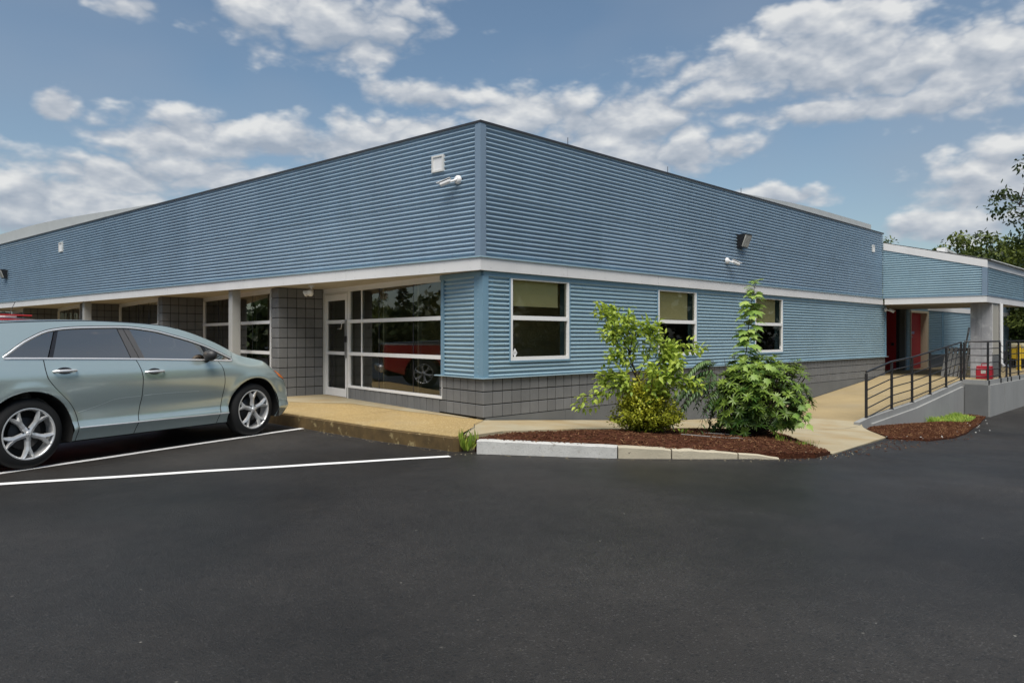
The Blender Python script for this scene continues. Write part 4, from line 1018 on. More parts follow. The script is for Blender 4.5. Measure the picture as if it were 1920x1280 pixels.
for sx in (-1, 1):
    d = Vector((-0.6, 0.55*sx, -0.45)).normalized(); M = Matrix.Translation(Vector((0, 0.02*sx, -0.10))) @ d.to_track_quat('Z', 'Y').to_matrix().to_4x4()
    MB().lathe([(0.0, -0.01), (0.03, 0.0), (0.035, 0.05), (0.062, 0.11), (0.064, 0.13), (0.05, 0.145), (0.0, 0.15)], 18, M).build('lamp_head', MT['lamp'], fl)
# ------------------------------------------------------------------ the parked wagon
PAINT = mat('grey_green_metallic', (0.50, 0.595, 0.58), 0.20, metal=0.50, spec=0.5, coat=1.0)
CHROME = mat('chrome', (0.86, 0.86, 0.86), 0.25, metal=0.55)
ALLOY = mat('silver_alloy', (0.70, 0.70, 0.69), 0.30, metal=0.5)
TYRE = mat('tyre_rubber', (0.016, 0.016, 0.016), 0.75, spec=0.3, bump=0.1, bscale=60)
DARKM = mat('dark_metal', (0.04, 0.04, 0.042), 0.5, metal=0.4)
LINER = mat('arch_liner', (0.008, 0.008, 0.008), 0.9)
TINT_GLASS = glass_mat('tinted_car_glass', (0.22, 0.19, 0.175), 1.6, refl=9.5, gcol=(1.0, 0.80, 0.64))
CAR_GLASS = glass_mat('car_glass', (0.66, 0.72, 0.68), 1.55, refl=11.0, gcol=(1.0, 0.86, 0.72))
AMBER = mat('amber_lamp', (0.85, 0.22, 0.02), 0.15, coat=1.0)
CLEAR = mat('lamp_cover', (0.45, 0.48, 0.5), 0.1, metal=0.5, coat=1.0)
SEAT = mat('grey_seat', (0.22, 0.21, 0.19), 0.9)

def cdt_patch(poly, lift, step, flip=False):
    """fills an outline given in (along, up) with a fine net and lifts it onto a surface"""
    pts = []
    n = len(poly)
    for i in range(n):
        a, b = Vector(poly[i]), Vector(poly[(i+1) % n]); k = max(1, int((b-a).length/step))
        for j in range(k): pts.append(a.lerp(b, j/k))
    nb = len(pts); x0, x1 = min(p.x for p in pts), max(p.x for p in pts); y0, y1 = min(p.y for p in pts), max(p.y for p in pts)
    P2 = [(p.x, p.y) for p in pts]; inner = []
    ny = int((y1-y0)/step)+1; nx = int((x1-x0)/step)+1
    for j in range(ny+1):
        for i in range(nx+1):
            x, y = x0 + (i + 0.5*(j % 2))*step, y0 + j*step
            if inside(x, y, P2): inner.append(Vector((x, y)))
    V, E, Fc, *_ = delaunay_2d_cdt(pts + inner, [(i, (i+1) % nb) for i in range(nb)], [list(range(nb))], 1, 1e-6)
    vs = [lift(p.x, p.y) for p in V]; fs = []
    for f in Fc:
        a, b, c = (V[i] for i in f); ccw = (b-a).cross(c-a) > 0
        fs.append(tuple(f) if ccw != flip else tuple(reversed(f)))
    return vs, fs

def make_wheel(root, x, y, sgn, R=0.37, rimr=0.272, width=0.225, phase=0.0, spokes=5, detail=True):
    """wheel (tyre mesh) > rim, spokes, cap, nuts, disc. sgn: which way it faces along y"""
    M = Matrix.Translation((x, y, R)) @ Matrix.Rotation(rad(90)*(-sgn), 4, 'X') @ Matrix.Rotation(phase, 4, 'Z')
    # local +Z points outward after the turn
    o = -width
    prof = [(rimr-0.004, 0.002), (rimr+0.012, 0.004), (rimr+0.045, 0.002), (R-0.035, -0.008), (R-0.010, -0.022), (R-0.002, -0.045), (R, -0.08), (R, o+0.08), (R-0.01, o+0.02), (R-0.04, o), (rimr, o)]
    wh = MB().lathe(prof, 64, M).build('wheel', TYRE, root)
    rim = [(rimr+0.003, 0.004), (rimr-0.006, 0.007), (rimr-0.014, 0.003), (rimr-0.020, -0.012), (rimr-0.024, -0.09), (rimr-0.02, o+0.02)]
    MB().lathe(rim, 64, M).build('rim', ALLOY, wh)
    MB().lathe([(0.0, -0.085), (0.165, -0.085), (0.168, -0.09), (0.168, -0.10)], 40, M).build('brake_disc', DARKM, wh)
    MB().lathe([(0.0, -0.12), (rimr-0.02, -0.13)], 32, M).build('back_plate', LINER, wh)
    for k in range(spokes):
        T = M @ Matrix.Rotation(2*math.pi*k/spokes, 4, 'Z'); mb = MB()
        # forked spoke: ridge-shaped bar that widens and splits at the rim
        st = [(0.030, 0.036, -0.010), (0.075, 0.031, -0.018), (0.13, 0.029, -0.014), (0.180, 0.040, -0.006)]
        vs = []
        for r, w, h in st: vs += [(r, -w, h-0.022), (r, -w*0.8, h), (r, 0, h+0.008), (r, w*0.8, h), (r, w, h-0.022)]
        fs = [(i*5+j, i*5+j+1, (i+1)*5+j+1, (i+1)*5+j) for i in range(len(st)-1) for j in range(4)]
        mb.add([T @ Vector(v) for v in vs], fs)
        for sg in (-1, 1):
            e = [(0.165, 0.006, -0.002, 0.046), (0.215, 0.026, 0.000, 0.042), (0.264, 0.062, 0.003, 0.024)]
            vs = []
            for r, c, h, w in e: vs += [(r, sg*(c-w*0.45), h-0.024), (r, sg*(c-w*0.10), h+0.004), (r, sg*(c+w*0.55), h-0.004), (r, sg*(c+w*0.75), h-0.026)]
            mb.add([T @ Vector(v) for v in vs], [(i*4+j, i*4+j+1, (i+1)*4+j+1, (i+1)*4+j) for i in range(2) for j in range(3)])
        mb.build('spoke', ALLOY, wh, recalc=False)
    MB().lathe([(0.0, 0.004), (0.026, 0.003), (0.032, -0.004), (0.036, -0.022), (0.060, -0.030)], 24, M).build('centre_cap', ALLOY, wh)
    if detail:
        em = MB(); tor = []
        for a, b in ((0.017, 0.0105), (0.007, 0.0105)):
            path = [M @ Vector((a*math.cos(t*0.5236), b*math.sin(t*0.5236), 0.0055)) for t in range(13)]; em.tube(path, 0.0016, 5, cap=False)
        em.build('badge', CHROME, wh)
        for k in range(5):
            a = 2*math.pi*(k+0.5)/5; c = M @ Vector((0.056*math.cos(a), 0.056*math.sin(a), -0.020))
            d = (M.to_3x3() @ Vector((0, 0, 1))); MB().tube([c - d*0.01, c + d*0.012], 0.0095, 6).build('lug_nut', DARKM, wh)
    return wh

HEAD = rad(16.46)
HW = 0.93
car = empty('parked_wagon', (-5.541 - math.sin(HEAD)*HW, 1.092 + math.cos(HEAD)*HW, 0.0), HEAD, 'grey-green wagon parked nose in on the white stall line', 'car')
_b = hermite([.18, .24, .30, .345, .372, .395, .45, .55, .68, .80, .90, .98, 1.06, 1.15], [.848, .874, .898, .922, .936, .926, .903, .904, .926, .944, .951, .946, .927, .900])
_S = hermite([-1.9, -1.45, -1.15, -.8, -.3, 0, 1.5, 2.9, 3.3, 3.6, 3.8, 3.95, 4.15, 4.45, 4.8], [-1.13, -1.10, -1.02, -.77, -.3, 0, 1.5, 2.9, 3.298, 3.588, 3.768, 3.875, 3.955, 4.0, 4.015])
_Y = hermite([-1.9, -1.45, -1.15, -.8, -.3, 0, 1.5, 2.9, 3.3, 3.6, 3.8, 3.95, 4.15, 4.45, 4.8], [0.0, .50, .80, .965, .995, 1.0, 1.0, 1.0, .992, .968, .915, .82, .64, .32, 0.0])
_rec = hermite([.18, .24, .30, .36, .50, .58, .70, .79, .86, .93, 1.0, 1.2], [-.14, -.085, -.03, 0, -.004, -.02, -.07, -.12, -.20, -.31, -.42, -.6])
_rrec = hermite([.2, .4, .9, 1.05, 1.2, 1.5], [-.06, 0, -.01, -.05, -.20, -.42])
_ze = hermite([-1.9, -1.45, -1.15, -.8, -.2, .25, .8, 1.2, 1.7, 2.0, 2.4, 2.63, 2.8, 3.1, 3.38, 3.6, 3.78, 3.95, 4.15, 4.45, 4.8],
              [1.44, 1.45, 1.465, 1.505, 1.545, 1.568, 1.583, 1.573, 1.540, 1.475, 1.335, 1.230, 1.155, 1.085, 1.030, .965, .90, .845, .815, .80, .80])
_belt = hermite([-.262, .192, 1.258, 2.297, 2.63], [1.173, 1.161, 1.128, 1.086, 1.070])
def car_side(a, z, out=0.0):
    y = _b(z); g = 1 - sstep(2.35, 2.95, a); zb = 1.10
    if z > zb:
        house = _b(zb) - 0.30*(z-zb) - 0.10*(z-zb)**2
        hood = _b(zb) - 0.30*(z-zb)
        y = lerp(hood, house, g)
    if a > 2.5:
        ze = _ze(a); t = min(1.2, max(0, (z-(ze-0.24))/0.24)); y -= sstep(2.5, 3.0, a)*0.075*t*t
    for cx in (0.0, 3.075):       # flared arches
        r = math.hypot(a-cx, z-0.345); y += 0.014*math.exp(-((r-0.50)/0.05)**2)*(1 if z < 0.85 else math.exp(-((z-0.85)/0.05)**2))
    y *= _Y(a); s = _S(a)
    s += _rec(z)*sstep(3.15, 4.1, a) - _rrec(z)*sstep(-.4, -1.2, a) if a > 0 else -_rrec(z)*sstep(0.4, 1.2, -a)
    return Vector((s, -(y+out), z))
def mirror(vs): return [Vector((v.x, -v.y, v.z)) for v in vs]
def both(name, poly, m, out=0.0, step=0.035, parent=None, smooth=True, both_sides=True):
    vs, fs = cdt_patch(poly, lambda a, z: car_side(a, z, out), step)
    o = MB().add(vs, fs, smooth).build(name, m, parent or car)
    if both_sides: MB().add(mirror(vs), [f[::-1] for f in fs], smooth).build(name, m, parent or car)
    return o
def curve(pts, n):     # resample by smooth curve through points
    t = list(range(len(pts))); fx = hermite(t, [p[0] for p in pts]); fy = hermite(t, [p[1] for p in pts]); m = len(pts)-1
    return [(fx(m*i/n), fy(m*i/n)) for i in range(n+1)]
def arc(cx, cz, r, a0, a1, n): return [(cx + r*math.cos(lerp(a0, a1, i/n)), cz + r*math.sin(lerp(a0, a1, i/n))) for i in range(n+1)]
gap1 = curve([(.157, 1.163), (.161, 1.054), (.174, .969), (.24, .865), (.341, .756), (.427, .664), (.497, .554), (.528, .43), (.514, .235)], 30)
gap2 = curve([(1.235, 1.129), (1.277, 1.03), (1.308, .878), (1.308, .69), (1.288, .54), (1.261, .374), (1.236, .235)], 24)
gap3 = curve([(2.423, 1.080), (2.5, .965), (2.534, .774), (2.518, .606), (2.487, .44), (2.469, .368), (2.448, .235)], 24)
G_ = 0.0050
def sh(line, d): return [(x+d, z) for x, z in line]
dlo_top = curve([(-.236, 1.186), (.036, 1.364), (.299, 1.468), (.594, 1.500), (1.124, 1.513), (1.496, 1.482), (1.874, 1.397), (2.28, 1.272), (2.66, 1.100)], 60)
belt_pts = [(lerp(-.236, 2.66, i/40), _belt(lerp(-.236, 2.66, i/40))) for i in range(41)]
ze_pts = lambda a, b, n: [(lerp(a, b, i/n), _ze(lerp(a, b, i/n))) for i in range(n+1)]
angR = math.asin((0.235-0.345)/0.475)
rearch = arc(0, .345, .475, math.pi - math.asin((.30-.345)/.475), math.asin((.235-.345)/.475), 40)
frarch = arc(3.075, .345, .475, math.pi - angR, angR, 40)
both('rear_quarter', [(-1.9, .30), (-1.2, .30)] + rearch + sh(gap1, -G_)[::-1] + [p for p in belt_pts if p[0] < .15][::-1] + dlo_top + [(2.70, _ze(2.70))] + ze_pts(2.66, -1.9, 70), PAINT)
rear_d = both('rear_door', sh(gap1, G_) + sh(gap2, -G_)[::-1] + [p for p in belt_pts if .17 < p[0] < 1.22][::-1], PAINT)
front_d = both('front_door', sh(gap2, G_) + sh(gap3, -G_)[::-1] + [p for p in belt_pts if 1.25 < p[0] < 2.41][::-1], PAINT)
both('fender_and_bumper', sh(gap3, G_) + [frarch[0]] + frarch[1:] + [(3.62, .225), (3.9, .22), (4.2, .22), (4.8, .22)] + ze_pts(4.8, 2.71, 60) + [(2.70, _ze(2.70)-.004), (2.67, 1.096), (2.66, _belt(2.63))] + [p for p in belt_pts if p[0] > 2.44][::-1], PAINT)
# dark strips behind the door gaps
for gp in (gap1, gap2, gap3):
    n = len(gp); vs = [car_side(x+d, z, -0.012) for x, z in gp for d in (-.015, .015)]
    MB().add(vs, [(2*i, 2*i+1, 2*i+3, 2*i+2) for i in range(n-1)]).build('door_gap', LINER, car); MB().add(mirror(vs), [(2*i, 2*i+1, 2*i+3, 2*i+2) for i in range(n-1)]).build('door_gap', LINER, car)
# glasshouse
def between(top, bot, x0t, x0b, x1t, x1b):
    """strip of the window band from slanted edge (x0) to slanted edge (x1)"""
    f = lambda pts, x: interp([p[0] for p in pts], [p[1] for p in pts], x)
    n = 14; up = [(lerp(x0t, x1t, i/n), f(top, lerp(x0t, x1t, i/n))) for i in range(n+1)]; dn = [(lerp(x0b, x1b, i/n), f(bot, lerp(x0b, x1b, i/n))) for i in range(n+1)]
    return dn + up[::-1]
bt = belt_pts
both('quarter_glass', between(dlo_top, bt, -.225, -.225, .335, .205), TINT_GLASS, -0.010, 0.06)
both('window_pillar', between(dlo_top, bt, .345, .215, .385, .262), mat('pillar_black', (0.02, 0.018, 0.018), 0.25, coat=0.6), -0.006, 0.06)
PB = bpy.data.materials['pillar_black']
both('rear_window', between(dlo_top, bt, .385, .262, 1.080, 1.190), TINT_GLASS, -0.012, 0.06)
both('window_pillar', between(dlo_top, bt, 1.080, 1.190, 1.150, 1.290), mat('pillar_grey', (0.10, 0.095, 0.09), 0.3, coat=0.6), -0.006, 0.06)
both('window_pillar', between(dlo_top, bt, 1.157, 1.298, 1.234, 1.369), bpy.data.materials['pillar_grey'], -0.006, 0.06)
both('front_window', between(dlo_top, bt, 1.234, 1.369, 2.20, 2.30), CAR_GLASS, -0.012, 0.06)
both('mirror_sail', between(dlo_top, bt, 2.20, 2.30, 2.255, 2.335), PB, -0.006, 0.06)
both('quarter_light', between(dlo_top, bt, 2.255, 2.335, 2.62, 2.62), CAR_GLASS, -0.011, 0.06)
# chrome surround, and a bright ribbon painting in the highlight on the sill crease
def ribbon(name, line, w, m, out, closed=False, parent=None):
    n = len(line); vs = []
    for i, (x, z) in enumerate(line):
        if closed: a, b = Vector(line[(i-1) % n]), Vector(line[(i+1) % n])
        else: a, b = Vector(line[max(0, i-1)]), Vector(line[min(n-1, i+1)])
        d = (b-a).normalized(); nn = Vector((-d.y, d.x))
        for k, oo in ((-.5, 0.0), (-.36, out), (.36, out), (.5, 0.0)): vs.append(car_side(x+nn.x*w*k, z+nn.y*w*k, oo-0.002))
    m_ = n if closed else n-1
    fs = [(4*i+j, 4*i+j+1, 4*((i+1) % n)+j+1, 4*((i+1) % n)+j) for i in range(m_) for j in range(3)]
    MB().add(vs, fs, True).build(name, m, parent or car); MB().add(mirror(vs), [f[::-1] for f in fs], True).build(name, m, parent or car)
ribbon('window_chrome', dlo_top + [(2.672, 1.085)] + belt_pts[::-1], 0.024, CHROME, 0.007, True)
ribbon('window_rubber', [(x, z+0.016) for x, z in dlo_top], 0.009, LINER, 0.003)
ribbon('crease_highlight', [(lerp(.53, 2.60, i/40), lerp(.380, .362, i/40)) for i in range(41)], 0.017, CHROME, 0.006)
# long thin ribbon of paler paint across both doors
PALE_LINE = mat('pale_line_paint', (0.52, 0.58, 0.58), 0.45)
pale_pts = [(.532, .551), (.694, .59), (.843, .632), (.958, .668), (1.115, .679), (1.298, .684), (1.488, .693), (1.774, .694), (2.125, .688)]
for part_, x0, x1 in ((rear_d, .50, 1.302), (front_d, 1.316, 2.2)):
    ln = [p for p in curve(pale_pts, 60) if x0 < p[0] < x1]; vs = []
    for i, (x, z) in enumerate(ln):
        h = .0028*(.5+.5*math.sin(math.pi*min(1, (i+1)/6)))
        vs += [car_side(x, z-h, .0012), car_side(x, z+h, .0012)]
    MB().add(vs, [(2*i, 2*i+2, 2*i+3, 2*i+1) for i in range(len(ln)-1)], True).build('pale_line', PALE_LINE, part_)
# roof, windscreen, hood
def top_strip(name, a0, a1, n, crown, m, yk=12, drop=0.0):
    vs = []; w = 2*yk+1
    for i in range(n+1):
        a = lerp(a0, a1, i/n); e = car_side(a, _ze(a)); c = crown(a)
        for j in range(w):
            t = (j-yk)/yk; k = 1-abs(t)**2.6
            vs.append(Vector((e.x - 0.10*k*sstep(1.8, 2.4, a)*(0 if a > 2.9 else 1) , e.y*-t*-1 if False else e.y*(-t), e.z + c*k - drop)))
    fs = [(i*w+j, i*w+j+1, (i+1)*w+j+1, (i+1)*w+j) for i in range(n) for j in range(w-1)]
    return MB().add(vs, fs, True).build(name, m, car, recalc=True)
cr = hermite([-1.9, -1.2, -.5, .5, 1.5, 2.2, 2.7, 3.2, 3.7, 4.1, 4.8], [.01, .02, .022, .022, .024, .045, .06, .055, .05, .04, .0])
top_strip('roof', -1.9, 1.72, 50, cr, PAINT)
top_strip('windscreen', 1.72, 2.72, 30, cr, CAR_GLASS)
top_strip('hood', 2.72, 4.8, 50, cr, PAINT)
ribbon('roof_shadow_line', ze_pts(-.9, 1.9, 40), 0.010, PB, 0.003)  # thin black ribbon painting in the roof rail's shadow line
# rear glass, floor, arch liners
MB().box(-0.9, 3.45, -0.72, 0.72, 0.20, 0.30).build('floor_pan', LINER, car)
for cx in (0.0, 3.075):
    pts = arc(cx, .345, .47, math.pi*1.08, -math.pi*.08, 30)
    for sg in (-1, 1):
        ml = MB(); vs = [Vector((x, sg*y, z)) for x, z in pts for y in (.55, .915)]; ml.add(vs, [(2*i, 2*i+1, 2*i+3, 2*i+2) for i in range(30)], True)
        ml.add([Vector((x, sg*.55, z)) for x, z in pts], [tuple(range(31))])
        ml.build('arch_liner', LINER, car)
for x in (0.0, 3.056):
    for sg in (-1, 1): make_wheel(car, x, sg*(HW-0.012), sg, 0.37, phase=0.35 if x else 1.57 + 0.62)
# lamps
both('headlamp', [(3.60, .815), (3.76, .765), (4.05, .715), (4.2, .72), (4.16, .79), (3.95, .825), (3.76, .885), (3.60, .925), (3.54, .925)], CLEAR, 0.005, 0.03)
both('turn_signal', [(3.635, .815), (3.78, .770), (3.86, .765), (3.87, .80), (3.78, .860), (3.655, .900), (3.605, .905)], AMBER, 0.009, 0.03)
both('tail_lamp', [(-1.35, .85), (-.85, .90), (-.72, 1.02), (-1.0, 1.08), (-1.35, 1.08)], mat('tail_lamp_red', (0.45, 0.01, 0.01), 0.2, coat=1.0), 0.006, 0.05)
both('grille', [(4.35, .50), (4.8, .50), (4.8, .70), (4.30, .70)], PB, 0.004, 0.05)
both('lower_intake', [(4.2, .26), (4.8, .26), (4.8, .42), (4.25, .42)], PB, 0.003, 0.05)
# door handles with their finger cups
for x, z, d in ((.365, 1.024, rear_d), (1.46, .974, front_d)):
    for sg in (-1, 1):
        f = (lambda v: v) if sg == -1 else (lambda v: Vector((v.x, -v.y, v.z)))
        cup = [car_side(x+.085*math.cos(t*.35), z+.038*math.sin(t*.35)+.002, 0.003) for t in range(18)]
        MB().add([f(v) for v in cup], [tuple(range(18))]).build('handle_cup', PB, car)
        MB().tube([f(car_side(x-.13, z-.003, .006)), f(car_side(x-.11, z-.001, .032)), f(car_side(x, z, .040)), f(car_side(x+.11, z-.001, .032)), f(car_side(x+.13, z-.003, .006))], [.010, .014, .016, .014, .010], 8).build('door_handle', CHROME, car)
# mirrors
for sg in (-1, 1):
    M = Matrix.Translation((2.225, sg*1.02, 1.155)) @ Matrix.Diagonal((0.075, 0.105, 0.072, 1))
    MB().lathe([(0, -1), (.45, -.92), (.8, -.62), (.97, -.2), (.98, .25), (.8, .68), (.45, .93), (0, 1)], 24, M).build('mirror_shell', DARKM, car)
    MB().tube([(2.25, sg*.90, 1.075), (2.235, sg*.97, 1.10)], 0.03, 8).build('mirror_stalk', DARKM, car)
# cabin: seats, dash, wheel
for x in (1.35, 0.35):
    for y in (-.38, .38):
        mb = MB(); mb.bbox((x+.02, y, .62), .26, .25, .10, .05); mb.bbox((x-.27, y, .93), .09, .25, .32, .06, Matrix.Rotation(-.2, 3, 'Y')); mb.bbox((x-.36, y, 1.30), .05, .13, .10, .04); mb.build('seat', SEAT, car)
MB().bbox((2.30, 0, .93), .25, .74, .14, .06).build('dashboard', PB, car)
MB().tube([(1.93 + .06*math.sin(t*.3142)*-1, .38+.19*math.cos(t*.3142), 1.0+.18*math.sin(t*.3142)) for t in range(21)], .016, 8, cap=False).build('steering_wheel', PB, car)
# ------------------------------------------------------------------ red pickup backed in two stalls over
TRED = mat('red_truck_paint', (0.36, 0.018, 0.018), 0.25, spec=0.5, coat=1.0)
TR_H = HEAD + math.pi
tail = Vector((-2.15, 8.93, 0))            # tail end of the near side
truck = empty('pickup_truck', (-1.96, 9.84, 0), TR_H, 'red pickup truck backed in beyond the wagon, its roof showing above it', 'truck')
# local: x forward from the tail, right side is -y ; near side (to the camera) is +y? both built
def tpoly(name, poly, y, m, thick=0.05, tum=0.0, z0=1.1, parent=None):
    for sg in (-1, 1):
        def L3(a, b, d): return (a, sg*(y - d - max(0, b-z0)*tum), b)
        MB().prism(poly, L3, 0.0, thick).build(name, m, parent or truck, recalc=True)
tw = 0.98
def warch(cx): return arc(cx, .42, .50, math.pi*1.02, -.02*math.pi, 16)
tpoly('bed_side', [(0.02, .55)] + warch(1.05) + [(1.80, .52), (1.80, 1.16), (0.02, 1.18)], tw, TRED)
tpoly('cab_side', [(1.82, .50), (3.85, .50), (3.85, 1.12), (1.82, 1.16)], tw, TRED)
tpoly('fender', [(3.87, .50)] + warch(4.45) + [(5.35, .55), (5.40, .95), (5.25, 1.08), (3.87, 1.12)], tw, TRED)
tpoly('cab_frame', [(1.82, 1.165), (1.95, 1.60), (2.10, 1.72), (3.10, 1.75), (3.35, 1.68), (3.95, 1.12), (3.85, 1.12), (3.25, 1.60), (2.15, 1.62), (2.05, 1.58), (1.95, 1.165)], tw-.03, TRED, .04, .28)
tpoly('side_window', [(1.96, 1.17), (2.06, 1.58), (2.15, 1.615), (3.24, 1.595), (3.82, 1.13)], tw-.045, TINT_GLASS, .01, .28)
rf_ = MB(); vs = []
rp = [(1.84, 1.165), (1.97, 1.60), (2.10, 1.715), (2.5, 1.745), (3.0, 1.75), (3.35, 1.68)]
for x, z in rp[1:]:
    hw_ = tw - .03 - max(0, z-1.1)*.28
    for t in range(-6, 7): vs.append((x, hw_*t/6, z + .035*(1-abs(t/6)**3)))
rf_.add(vs, [(i*13+j, i*13+j+1, (i+1)*13+j+1, (i+1)*13+j) for i in range(4) for j in range(12)], True); rf_.build('roof', TRED, truck, recalc=True)
MB().hexa([(1.83, -.85, 1.17), (1.86, -.85, 1.17), (1.86, .85, 1.17), (1.83, .85, 1.17), (1.97, -.76, 1.60), (1.99, -.76, 1.60), (1.99, .76, 1.60), (1.97, .76, 1.60)]).build('rear_window', TINT_GLASS, truck)
MB().hexa([(3.36, -.74, 1.67), (3.93, -.86, 1.13), (3.93, .86, 1.13), (3.36, .74, 1.67), (3.38, -.74, 1.68), (3.95, -.86, 1.14), (3.95, .86, 1.14), (3.38, .74, 1.68)]).build('windscreen', CAR_GLASS, truck)
MB().bbox((4.62, 0, .99), .76, .93, .13, .08).build('hood', TRED, truck); MB().bbox((5.40, 0, .68), .12, .95, .25, .06).build('front_bumper', TRED, truck)
MB().bbox((0.03, 0, .86), .035, .93, .32, .02).build('tailgate', TRED, truck); MB().bbox((-0.06, 0, .55), .08, .92, .09, .03).build('rear_bumper', CHROME, truck)
MB().hexa([(0.03, -.94, 1.18), (1.80, -.94, 1.18), (1.80, .94, 1.18), (0.03, .94, 1.18), (0.06, -.90, 1.22), (1.78, -.90, 1.30), (1.78, .90, 1.30), (0.06, .90, 1.22)]).build('bed_cover', mat('dark_bed_cover', (0.03, 0.03, 0.035), 0.35), truck)
MB().box(0.1, 5.3, -.80, .80, .35, .55).build('chassis', LINER, truck)
for sg in (-1, 1):
    MB().bbox((0.06, sg*.90, .95), .05, .07, .16, .02).build('tail_lamp', bpy.data.materials['tail_lamp_red'], truck)
    MB().bbox((3.75, sg*1.10, 1.18), .06, .10, .10, .03).build('mirror_shell', TRED, truck)
    MB().tube([(2.2, sg*.70, 1.80), (3.2, sg*.70, 1.81)], .018, 6).build('roof_rail', TRED, truck)
MB().bbox((2.15, -.2, 1.80), .12, .09, .02, .012).build('antenna_base', MT['alum'], truck)
MB().tube([(2.15, -.2, 1.81), (2.02, -.2, 2.10)], .006, 5).build('antenna', MT['drip'], truck)
for x in (1.05, 4.45):
    for sg in (-1, 1): make_wheel(truck, x, sg*.965, sg, .41, .26, .26, .3, 6, False)

# ------------------------------------------------------------------ plants
class Leaves(MB):
    def leaf(s, p, d, n, l, w, t, fold=0.25, droop=0.2):
        """pointed leaf: base p, direction d, face normal n"""
        d = d.normalized(); x = d.cross(n).normalized(); n = x.cross(d)
        q = [p, p + d*l*.35 + x*w*.5 + n*fold*w*.5, p + d*l*.75 + x*w*.36 - n*(droop*l*.35 - fold*w*.3), p + d*l - n*droop*l,
             p + d*l*.75 - x*w*.36 - n*(droop*l*.35 - fold*w*.3), p + d*l*.35 - x*w*.5 + n*fold*w*.5, p + d*l*.5 - n*droop*l*.1]
        s.add(q, [(0, 1, 6), (1, 2, 6), (2, 3, 6), (3, 4, 6), (4, 5, 6), (5, 0, 6)], True); s.cols += [t]*6
    def maple(s, p, d, n, l, t):
        d = d.normalized(); x = d.cross(n).normalized(); n = x.cross(d)
        R_ = [(0, .02), (.16, .10), (.34, .02), (.30, .22), (.56, .36), (.34, .42), (.36, .62), (.18, .58), (0, 1.0)]
        pts = R_ + [(-a, b) for a, b in R_[-2:0:-1]]
        q = [p + x*a*l + d*b*l - n*(a*a*.5 + b*b*.22)*l for a, b in pts] + [p + d*l*.35]
        m = len(pts); s.add(q, [(i, (i+1) % m, m) for i in range(m)], True); s.cols += [t]*m
    def card(s, p, d, n, l, w, t):
        d = d.normalized(); x = d.cross(n).normalized()
        s.add([p - x*w*.15, p + d*l*.5 - x*w*.5, p + d*l, p + d*l*.5 + x*w*.5], [(0, 1, 2, 3)]); s.cols += [t]
def rv(rnd): 
    while True:
        v = Vector((rnd.uniform(-1, 1), rnd.uniform(-1, 1), rnd.uniform(-1, 1)))
        if 0.05 < v.length < 1: return v.normalized()
BARK = mat('bark', (0.075, 0.058, 0.045), 0.9, var=0.3, vscale=14)
STEM = mat('dark_stem', (0.045, 0.03, 0.022), 0.8, var=0.2)
L_YEL = leaf_mat('yellow_green_leaf', (0.17, 0.22, 0.017), (0.56, 0.54, 0.05))
L_ELM = leaf_mat('fresh_green_leaf', (0.14, 0.25, 0.03), (0.47, 0.56, 0.09))
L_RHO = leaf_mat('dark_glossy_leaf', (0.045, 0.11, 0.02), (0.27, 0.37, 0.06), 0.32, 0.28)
L_MAP = leaf_mat('maple_leaf', (0.13, 0.26, 0.04), (0.40, 0.52, 0.14))
L_SUM = leaf_mat('sumac_leaf', (0.04, 0.095, 0.035), (0.15, 0.24, 0.075), 0.4, 0.25)
L_GRS = leaf_mat('grass_blade', (0.10, 0.22, 0.02), (0.35, 0.45, 0.06))

# 1. low yellow-green shrub
c1 = Vector((0.93, -2.26, zbed(0.93, -2.26)))
sh1 = empty('yellow_shrub', c1, 0, 'low dense yellow-green shrub under the pale sapling', 'shrub')
rnd = random.Random(11); lv = Leaves(); br = MB()
for k in range(150):
    a = rnd.uniform(0, 6.283); rr = rnd.random()**.55; R_ = Vector((math.cos(a)*.52*rr, math.sin(a)*.42*rr, 0))
    h = (.60*(1-(rr)**2.2) + .14)*rnd.uniform(.85, 1.12); tip = Vector((R_.x*1.12, R_.y*1.12, h)); base = R_*.25
    br.tube([base, base.lerp(tip, .5) + Vector((0, 0, .05)), tip], [.007, .005, .002], 4)
    for j in range(80):
        t = rnd.random()**.6; p = base.lerp(tip, t) + rv(rnd)*.085*rnd.random(); p.z = max(.03, p.z)
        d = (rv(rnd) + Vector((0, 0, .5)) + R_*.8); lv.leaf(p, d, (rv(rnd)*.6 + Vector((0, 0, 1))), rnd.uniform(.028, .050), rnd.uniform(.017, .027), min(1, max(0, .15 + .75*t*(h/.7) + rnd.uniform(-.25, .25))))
br.build('branches', STEM, sh1); lv.build('foliage', L_YEL, sh1, 'stuff')

